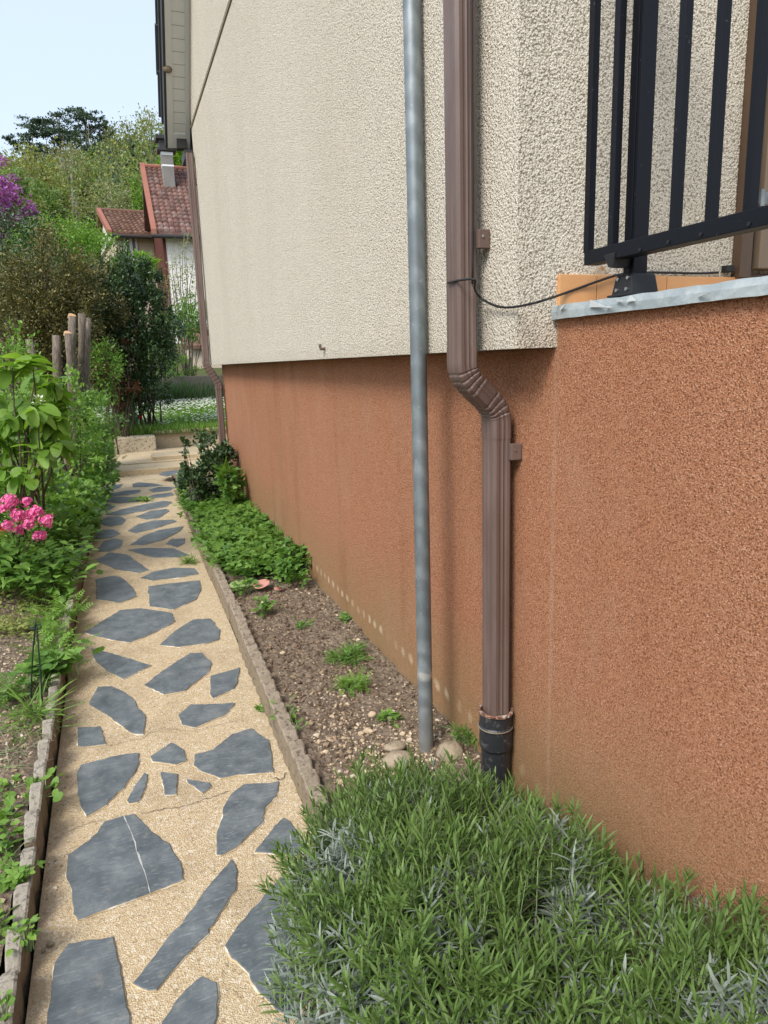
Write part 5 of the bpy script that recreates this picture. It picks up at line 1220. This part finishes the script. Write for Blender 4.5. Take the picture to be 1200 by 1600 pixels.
wa, wb2 = lp(232, 590, 22.6), lp(345, 592, 22.6)
b = MB(); b.box((-6.0, 22.62, 0.3), (7.0, 22.8, wa[2])); tag(b.build('boundary_wall', mGreyWall, bevel=0.01), 'old dark concrete boundary wall at the back of the lawn', 'wall')
def tuft(px, py, Y, name, label, cat_, n, L, W, mat, sp=0.08, lean=0.35, curl=0.25, fz=lawnz):
    q = lp(px, py, Y); P = np.stack([q[0] + rng.normal(0, sp, n), Y + rng.normal(0, sp, n)], 1); z = fz(P[:, 0], P[:, 1])
    o = leaves(name, np.c_[P, z], np.c_[rng.normal(0, lean, (n, 2)), np.ones(n)], L * rng.uniform(0.5, 1.1, n), W, T_STRIP, mat, up=rng.normal(0, 1, (n, 3)), curl=curl)
    return tag(o, label, cat_)
tuft(200, 675, 13.75, 'iris_clump', 'clump of stiff blue-green iris leaves at the lawn edge', 'iris', 46, 0.62, 0.03, mGrey, 0.12)
tuft(232, 682, 13.6, 'grass_tuft', 'rough bright grass tuft on top of the low pitted wall', 'grass tuft', 120, 0.22, 0.016, mGrass, 0.14)
tuft(182, 682, 13.6, 'grass_tuft', 'leafy grass tuft at the left end of the low pitted wall', 'grass tuft', 120, 0.26, 0.02, mGrass, 0.14)
q = lp(220, 654, 13.7); t = thing('tulip', 'single red tulip among the iris leaves', 'tulip', (q[0], 13.7, 0.35))
stems('stem', (q[0], 13.7, 0.35), [q], 0.005, 0.004, mLavStem, t, spread=0)
d_ = np.array([[math.cos(a) * 0.35, math.sin(a) * 0.35, 1] for a in np.linspace(0, 6.28, 7)[:-1]])
leaves('flower', np.tile(q, (6, 1)), d_, 0.06, 0.045, T_OVAL, mRedPet, t)

# ------------------------------------------------------------------ far houses
def tiled_house(name, label, E0, R0, length, rows, colsN, mroof, mwall, gz, mgable, drop):
    E0 = np.array(E0); R0 = np.array(R0)
    bvec = (R0 - E0)[:2]; bd = np.linalg.norm(bvec); bu = bvec / bd; au = np.array([bu[1], -bu[0]])
    O = E0[:2]; Ze, Zr = E0[2], R0[2]
    W3 = lambda a, b_, z_: np.array([*(O + au * a + bu * b_), z_])
    h = thing(name, label, 'house', (*W3(length / 2, bd, 0)[:2], gz))
    P2 = lambda a, f, off=0.0: W3(a, bd * f, Ze + (Zr - Ze) * f + off)
    mb = MB()
    tw = length / colsN
    for i in range(rows):
        for j in range(colsN):
            f0, f1 = i / rows, (i + 1.12) / rows
            a0_, a1_ = j * tw + 0.02, (j + 1) * tw - 0.02; mid = (a0_ + a1_) / 2
            up_ = 0.10 + 0.012 * rng.normal()
            pts = [P2(a0_, f0, up_), P2(mid, f0, up_ + 0.05), P2(a1_, f0, up_), P2(a1_, f1, 0.03), P2(mid, f1, 0.07), P2(a0_, f1, 0.03), P2(a0_, f0, 0.0), P2(a1_, f0, 0.0)]
            mb.add(pts, [(0, 1, 4, 5), (1, 2, 3, 4), (6, 7, 2, 1, 0)])
    rf = mb.build('roof', mroof, h)
    b = MB(); b.loft([[P2(0, 0, -0.16), P2(0, 1, -0.16), P2(0, 1, 0.02), P2(0, 0, 0.02)], [P2(length, 0, -0.16), P2(length, 1, -0.16), P2(length, 1, 0.02), P2(length, 0, 0.02)]])
    B2 = lambda a, f, off=0.0: W3(a, bd * (2 - f), Ze + (Zr - Ze) * f + off)
    b.loft([[B2(0, 0, -0.16), B2(0, 1.0, -0.16), B2(0, 1.0, 0.02), B2(0, 0, 0.02)], [B2(length, 0, -0.16), B2(length, 1.0, -0.16), B2(length, 1.0, 0.02), B2(length, 0, 0.02)]])
    b.build('roof_deck', mroof, rf)
    b = MB(); b.loft([[P2(-0.06, -0.02, -0.10), P2(0.14, -0.02, -0.10), P2(0.14, -0.02, 0.17), P2(-0.06, -0.02, 0.17)], [P2(-0.06, 1.02, -0.10), P2(0.14, 1.02, -0.10), P2(0.14, 1.02, 0.17), P2(-0.06, 1.02, 0.17)]]); b.build('verge_tiles', mVerge if mroof is mRoofRed else mVerge, rf)
    b = MB(); b.tube([P2(-0.05, 1.0, 0.07), P2(length, 1.0, 0.07)], 0.11, 10); b.build('ridge', mVerge if mroof is mRoofRed else mroof, rf)
    b = MB(); b.tube([P2(-0.1, -0.03, -0.08), P2(length, -0.03, -0.08)], 0.085, 10); b.build('gutter', mFascia, rf)
    b = MB(); i0 = 0.5 if drop else 0.35
    b.loft([[W3(i0, 0.45, gz - 2), W3(length, 0.45, gz - 2), W3(length, 2 * bd - 0.45, gz - 2), W3(i0, 2 * bd - 0.45, gz - 2)], [W3(i0, 0.45, Ze - 0.02), W3(length, 0.45, Ze - 0.02), W3(length, 2 * bd - 0.45, Ze - 0.02), W3(i0, 2 * bd - 0.45, Ze - 0.02)]]); b.build('wall', mwall, h)
    b = MB(); zb_ = gz - 2 if drop else Ze - 0.02
    f0 = 0.45 / bd; tri = lambda a: [W3(a, 0.42, zb_), W3(a, 0.42, Ze + (Zr - Ze) * f0 - 0.2), W3(a, bd, Zr - 0.2), W3(a, 2 * bd - 0.42, Ze + (Zr - Ze) * f0 - 0.2), W3(a, 2 * bd - 0.42, zb_)]
    b.loft([tri(i0 - 0.12), tri(i0 - 0.003)]); b.build('gable', mgable, h)
    return h, rf, W3, P2, bd
h1, rf1, W3, P2, bd = tiled_house('house', 'white house with a steep red tiled roof and grey chimney behind the hedges', lp(239, 362, 32), lp(221, 262, 36), 9.0, 17, 40, mRoofRed, mHouse, 2.0, mBoards, True)
f = 0.72; cc = P2(1.05, f); zt = lp(254, 238, cc[1])[2]
b = MB(); b.box((cc[0] - 0.25, cc[1] - 0.25, cc[2] - 0.9), (cc[0] + 0.25, cc[1] + 0.3, zt)); ch = b.build('chimney', mChim, rf1, bevel=0.02)
b = MB(); b.box((cc[0] - 0.40, cc[1] - 0.37, zt + 0.002), (cc[0] + 0.40, cc[1] + 0.42, zt + 0.1)); b.box((cc[0] - 0.30, cc[1] - 0.28, zt + 0.102), (cc[0] + 0.30, cc[1] + 0.32, zt + 0.46)); b.box((cc[0] - 0.42, cc[1] - 0.4, zt + 0.462), (cc[0] + 0.42, cc[1] + 0.44, zt + 0.60)); b.build('chimney_cap', mFascia, ch)
b = MB(); b.box((cc[0] - 0.255, cc[1] - 0.255, zt - 0.16), (cc[0] + 0.255, cc[1] + 0.305, zt - 0.04)); b.build('white_band', mFrame, ch)
b = MB(); b.box((cc[0] - 0.255, cc[1] - 0.255, zt - 0.62), (cc[0] + 0.255, cc[1] + 0.305, zt - 0.55)); b.build('white_band', mFrame, ch)
q = W3(2.0, 0.40, 0); b = MB(); z_e = lp(239, 362, 32)[2]; b.tube([(q[0], q[1] - 0.35, z_e - 0.15), (q[0], q[1] - 0.05, z_e - 0.6), (q[0], q[1] - 0.03, 1.5)], 0.06, 8); b.build('drainpipe', mChim, h1)
h2, rf2, W3, P2, bd = tiled_house('house', 'small pale house with a low brown tiled roof left of the red roofed house', lp(170, 364, 38), lp(153, 330, 42), 8.0, 10, 34, mRoofBrown, mBeige, 3.2, mHouse, False)
c0_, c1_ = lp(194, 370, 38.3), lp(216, 388, 38.3)
au_ = unit(W3(1, 0, 0) - W3(0, 0, 0)); 
wm = W3(1.0, 0.44, 0)
def wbox(b, a0_, a1_, d0, d1, z0_, z1_): b.loft([[W3(a0_, d0, z0_), W3(a1_, d0, z0_), W3(a1_, d1, z0_), W3(a0_, d1, z0_)], [W3(a0_, d0, z1_), W3(a1_, d0, z1_), W3(a1_, d1, z1_), W3(a0_, d1, z1_)]])
aA = (c0_ - W3(0, 0, 0))[:2] @ au_[:2]; aB = (c1_ - W3(0, 0, 0))[:2] @ au_[:2]
b = MB(); z0_, z1_ = c1_[2] - 0.5, c0_[2]
wbox(b, aA, aA + 0.09, 0.36, 0.449, z0_, z1_); wbox(b, aB - 0.09, aB, 0.36, 0.449, z0_, z1_); wbox(b, (aA + aB) / 2 - 0.07, (aA + aB) / 2 + 0.07, 0.36, 0.449, z0_, z1_); wbox(b, aA - 0.02, aB + 0.02, 0.35, 0.449, z1_ + 0.002, z1_ + 0.1)
wn2 = b.build('window_frame', mFrame, h2)
b = MB(); wbox(b, aA + 0.092, (aA + aB) / 2 - 0.072, 0.40, 0.448, z0_, z1_ - 0.001); b.build('window_pane', mGlass, wn2)
b = MB(); wbox(b, (aA + aB) / 2 + 0.072, aB - 0.092, 0.40, 0.448, z0_, z1_ - 0.001); b.build('window_pane', mGlass, wn2)
# beige outbuilding glimpsed under the young tree
q0, q1 = lp(300, 545, 27), lp(345, 568, 27)
sh_ = thing('outbuilding', 'low beige outbuilding glimpsed between the far pipe and the shrubs', 'outbuilding', (q1[0], 28, 1.2))
b = MB(); b.box((q0[0], 27.2, 0.8), (q0[0] + 5, 30, q0[2])); b.build('wall', mBeige, sh_)
b = MB(); b.prism([(27.0, q0[2] + 0.002), (30.2, q0[2] + 0.8), (30.2, q0[2] + 0.92), (27.0, q0[2] + 0.12)], 0, q0[0] - 0.2, q0[0] + 5.2); b.build('roof', mRoofBrown, sh_)

# ------------------------------------------------------------------ wooded hill
def hz_(x, y): return float(hill(np.array(float(x)), np.array(float(y))))
def forest_mesh(mats, trees, per, leaf):
    Vs, Fs, Ss, Ms = [], [], [], []; off = 0
    for (x_, y_, h_, r_, mi) in trees:
        g = hz_(x_, y_); con = mi == 3
        blobs = [((x_, y_, g + h_ * 0.6), (r_, r_, h_ * 0.42))]
        P, D, _ = clumped([(np.array(c), np.array(rr_)) for c, rr_ in blobs], per, 30, 0.13, 0.5); leaf = 0.0036 * y_
        if con:
            f = (P[:, 2] - g) / h_; k = np.clip(1.25 - f, 0.08, 1.1); P[:, 0] = x_ + (P[:, 0] - x_) * k; P[:, 1] = y_ + (P[:, 1] - y_) * k
        N = len(P); V, F, S = leaf_arrays(P, D, leaf * rng.uniform(0.6, 1.4, N), leaf * 0.7 * rng.uniform(0.7, 1.3, N), T_DIA)
        Vs.append(V); Fs.append(F + off); Ss.append(S); Ms.append(np.full(len(S), mi)); off += len(V)
    return mesh_np('woodland', np.concatenate(Vs), np.concatenate(Fs), np.concatenate(Ss), mats, None, False, np.concatenate(Ms))
trees = []
for k in range(300):
    y_ = rng.uniform(44, 112); x_ = rng.uniform(-0.30, 0.18) * y_ 
    if y_ < 60 and -0.05 * y_ < x_ < 0.1 * y_ and rng.random() < 0.5: continue
    sc2 = 0.6 + 0.5 * (y_ / 140)
    h_ = rng.uniform(8, 13) * sc2; v_ = CAM @ (np.array([x_, y_, float(hill(np.array(x_), np.array(y_))) + h_]) - EYE); xx_ = 600 + FPX * v_[0] / v_[2]
    sky_y = np.interp(xx_, [-100, 0, 60, 160, 300], [288, 276, 256, 224, 203]) + rng.normal(0, 10)
    h_ -= max(0, (sky_y - (800 - FPX * v_[1] / v_[2])) * v_[2] / FPX)
    if h_ < 3: continue
    trees.append((x_, y_, h_, min(h_ * 0.55, rng.uniform(2.4, 4.2) * sc2), int(rng.choice([0, 0, 0, 1, 2, 4, 4, 3], 1)[0])))
tag(forest_mesh([mFar1, mFar2, mFar3, mFar4, mFar5], trees, 800, 0.3), 'mixed spring woodland covering the hillside', kind='stuff')
def htree(px, pt, pbm, Y, name, label, mat, wpx, n, leaf, tr=0.16, cone=False, pine=False, clumps=40, shell=0.35, cr=0.2, bark=None):
    top = lp(px, pt, Y); x_ = top[0]; g = hz_(x_, Y); low = lp(px, pbm, Y)[2]; k = Y * 0.97 / 1100
    rx = wpx * k; foot = (x_, Y, g - 0.3)
    if pine:
        bl_ = []; m = 9
        for i in range(m):
            f = i / (m - 1); a = rng.uniform(0, 6.28); w_ = rx * (0.35 + 0.65 * math.sin(math.pi * (0.25 + 0.7 * (1 - f)))) 
            bl_.append((np.array([x_ + math.cos(a) * w_ * 0.55, Y + math.sin(a) * w_ * 0.5, low + (top[2] - low) * f * 0.97]), np.array([w_ * 0.75, w_ * 0.7, (top[2] - low) * 0.06])))
    elif cone:
        bl_ = [(np.array([x_, Y, low + (top[2] - low) * f]), np.array([rx * (1.05 - f), rx * (1.05 - f), (top[2] - low) * 0.09])) for f in np.linspace(0.02, 0.97, 9)]
    else:
        bl_ = [(np.array([x_, Y, (low + top[2]) / 2]), np.array([rx, rx, (top[2] - low) / 2])), (np.array([x_ + rx * 0.4, Y, low + (top[2] - low) * 0.35]), np.array([rx * 0.7, rx * 0.7, (top[2] - low) * 0.3]))]
    leaf = leaf * 0.85; n = int(n * 1.5); cr *= 0.8
    return tree(name, label, foot, top - np.array([0, 0, 0.08 * (top[2] - low)]), bl_, n, leaf, leaf * 0.65, mat, tr, bark, clumps=clumps, shell=shell, cr=cr)
htree(88, 176, 285, 98, 'pine_tree', 'dark spreading pine, tallest on the skyline at the left', mFar4, 46, 5200, 0.34, 0.3, pine=True, clumps=130, cr=0.16)
htree(128, 170, 262, 104, 'pine_tree', 'dark pine with layered boughs just right of the tallest pine', mFar4, 28, 3600, 0.34, 0.3, pine=True, clumps=100, cr=0.16)
htree(50, 205, 285, 96, 'pine_tree', 'lower dark pine at the left end of the pine group', mFar4, 30, 3200, 0.34, 0.25, pine=True, clumps=90, cr=0.16)
htree(160, 178, 230, 106, 'conifer', 'dark conifer with a ragged top on the middle of the skyline', mFar4, 22, 1700, 0.34, 0.22, cone=True, clumps=70)
htree(232, 172, 250, 92, 'broadleaf_tree', 'airy yellow-green tree on the skyline behind the eaves', mFar3, 30, 1500, 0.34, 0.2, clumps=40, cr=0.24)
htree(205, 222, 320, 72, 'spruce_tree', 'dark blue-green spruce above the brown roof', mFar4, 24, 3000, 0.28, 0.2, cone=True, clumps=90)
htree(225, 232, 300, 76, 'spruce_tree', 'narrow dark spruce next to the grey chimney', mFar4, 14, 1500, 0.28, 0.18, cone=True, clumps=60)
htree(272, 215, 285, 46, 'broadleaf_tree', 'bright green tree right of the grey chimney', mLime, 26, 3400, 0.24, 0.16, clumps=60)
htree(222, 272, 360, 44, 'broadleaf_tree', 'bright green tree tucked against the left of the red roof', mFresh, 20, 2600, 0.22, 0.16, clumps=50)
htree(172, 285, 350, 50, 'blossom_tree', 'pale cream blossoming tree above the brown roof', mPale, 34, 2400, 0.17, 0.14, clumps=60, cr=0.2)
htree(38, 235, 330, 58, 'broadleaf_tree', 'yellow-green tree behind the purple blossom', mFar3, 46, 3600, 0.26, 0.2, clumps=70)
htree(62, 290, 365, 40, 'broadleaf_tree', 'dark green round tree between the purple blossom and the bare trunk', mFar2, 26, 2400, 0.2, 0.16, clumps=50)
htree(8, 275, 350, 36, 'broadleaf_tree', 'deep green tree directly above the purple blossom', mFar2, 34, 2400, 0.2, 0.16, clumps=50)
htree(135, 255, 345, 62, 'broadleaf_tree', 'olive green tree right of the bare trunk', mFar1, 40, 3600, 0.24, 0.18, clumps=70)
htree(195, 195, 300, 84, 'broadleaf_tree', 'olive tree on the slope left of the eaves', mFar1, 34, 2600, 0.3, 0.2, clumps=60)
q0, q1 = lp(105, 248, 56), lp(112, 345, 56); g = hz_(q1[0], 56)
tree('bare_trunk_tree', 'pale bare trunk standing out against the wooded slope', (q1[0] + 0.1, 56, g - 0.3), q0, [(q0, (1.3, 1.3, 0.9))], 300, 0.2, 0.12, mFar5, 0.27, clumps=14, nl=8)
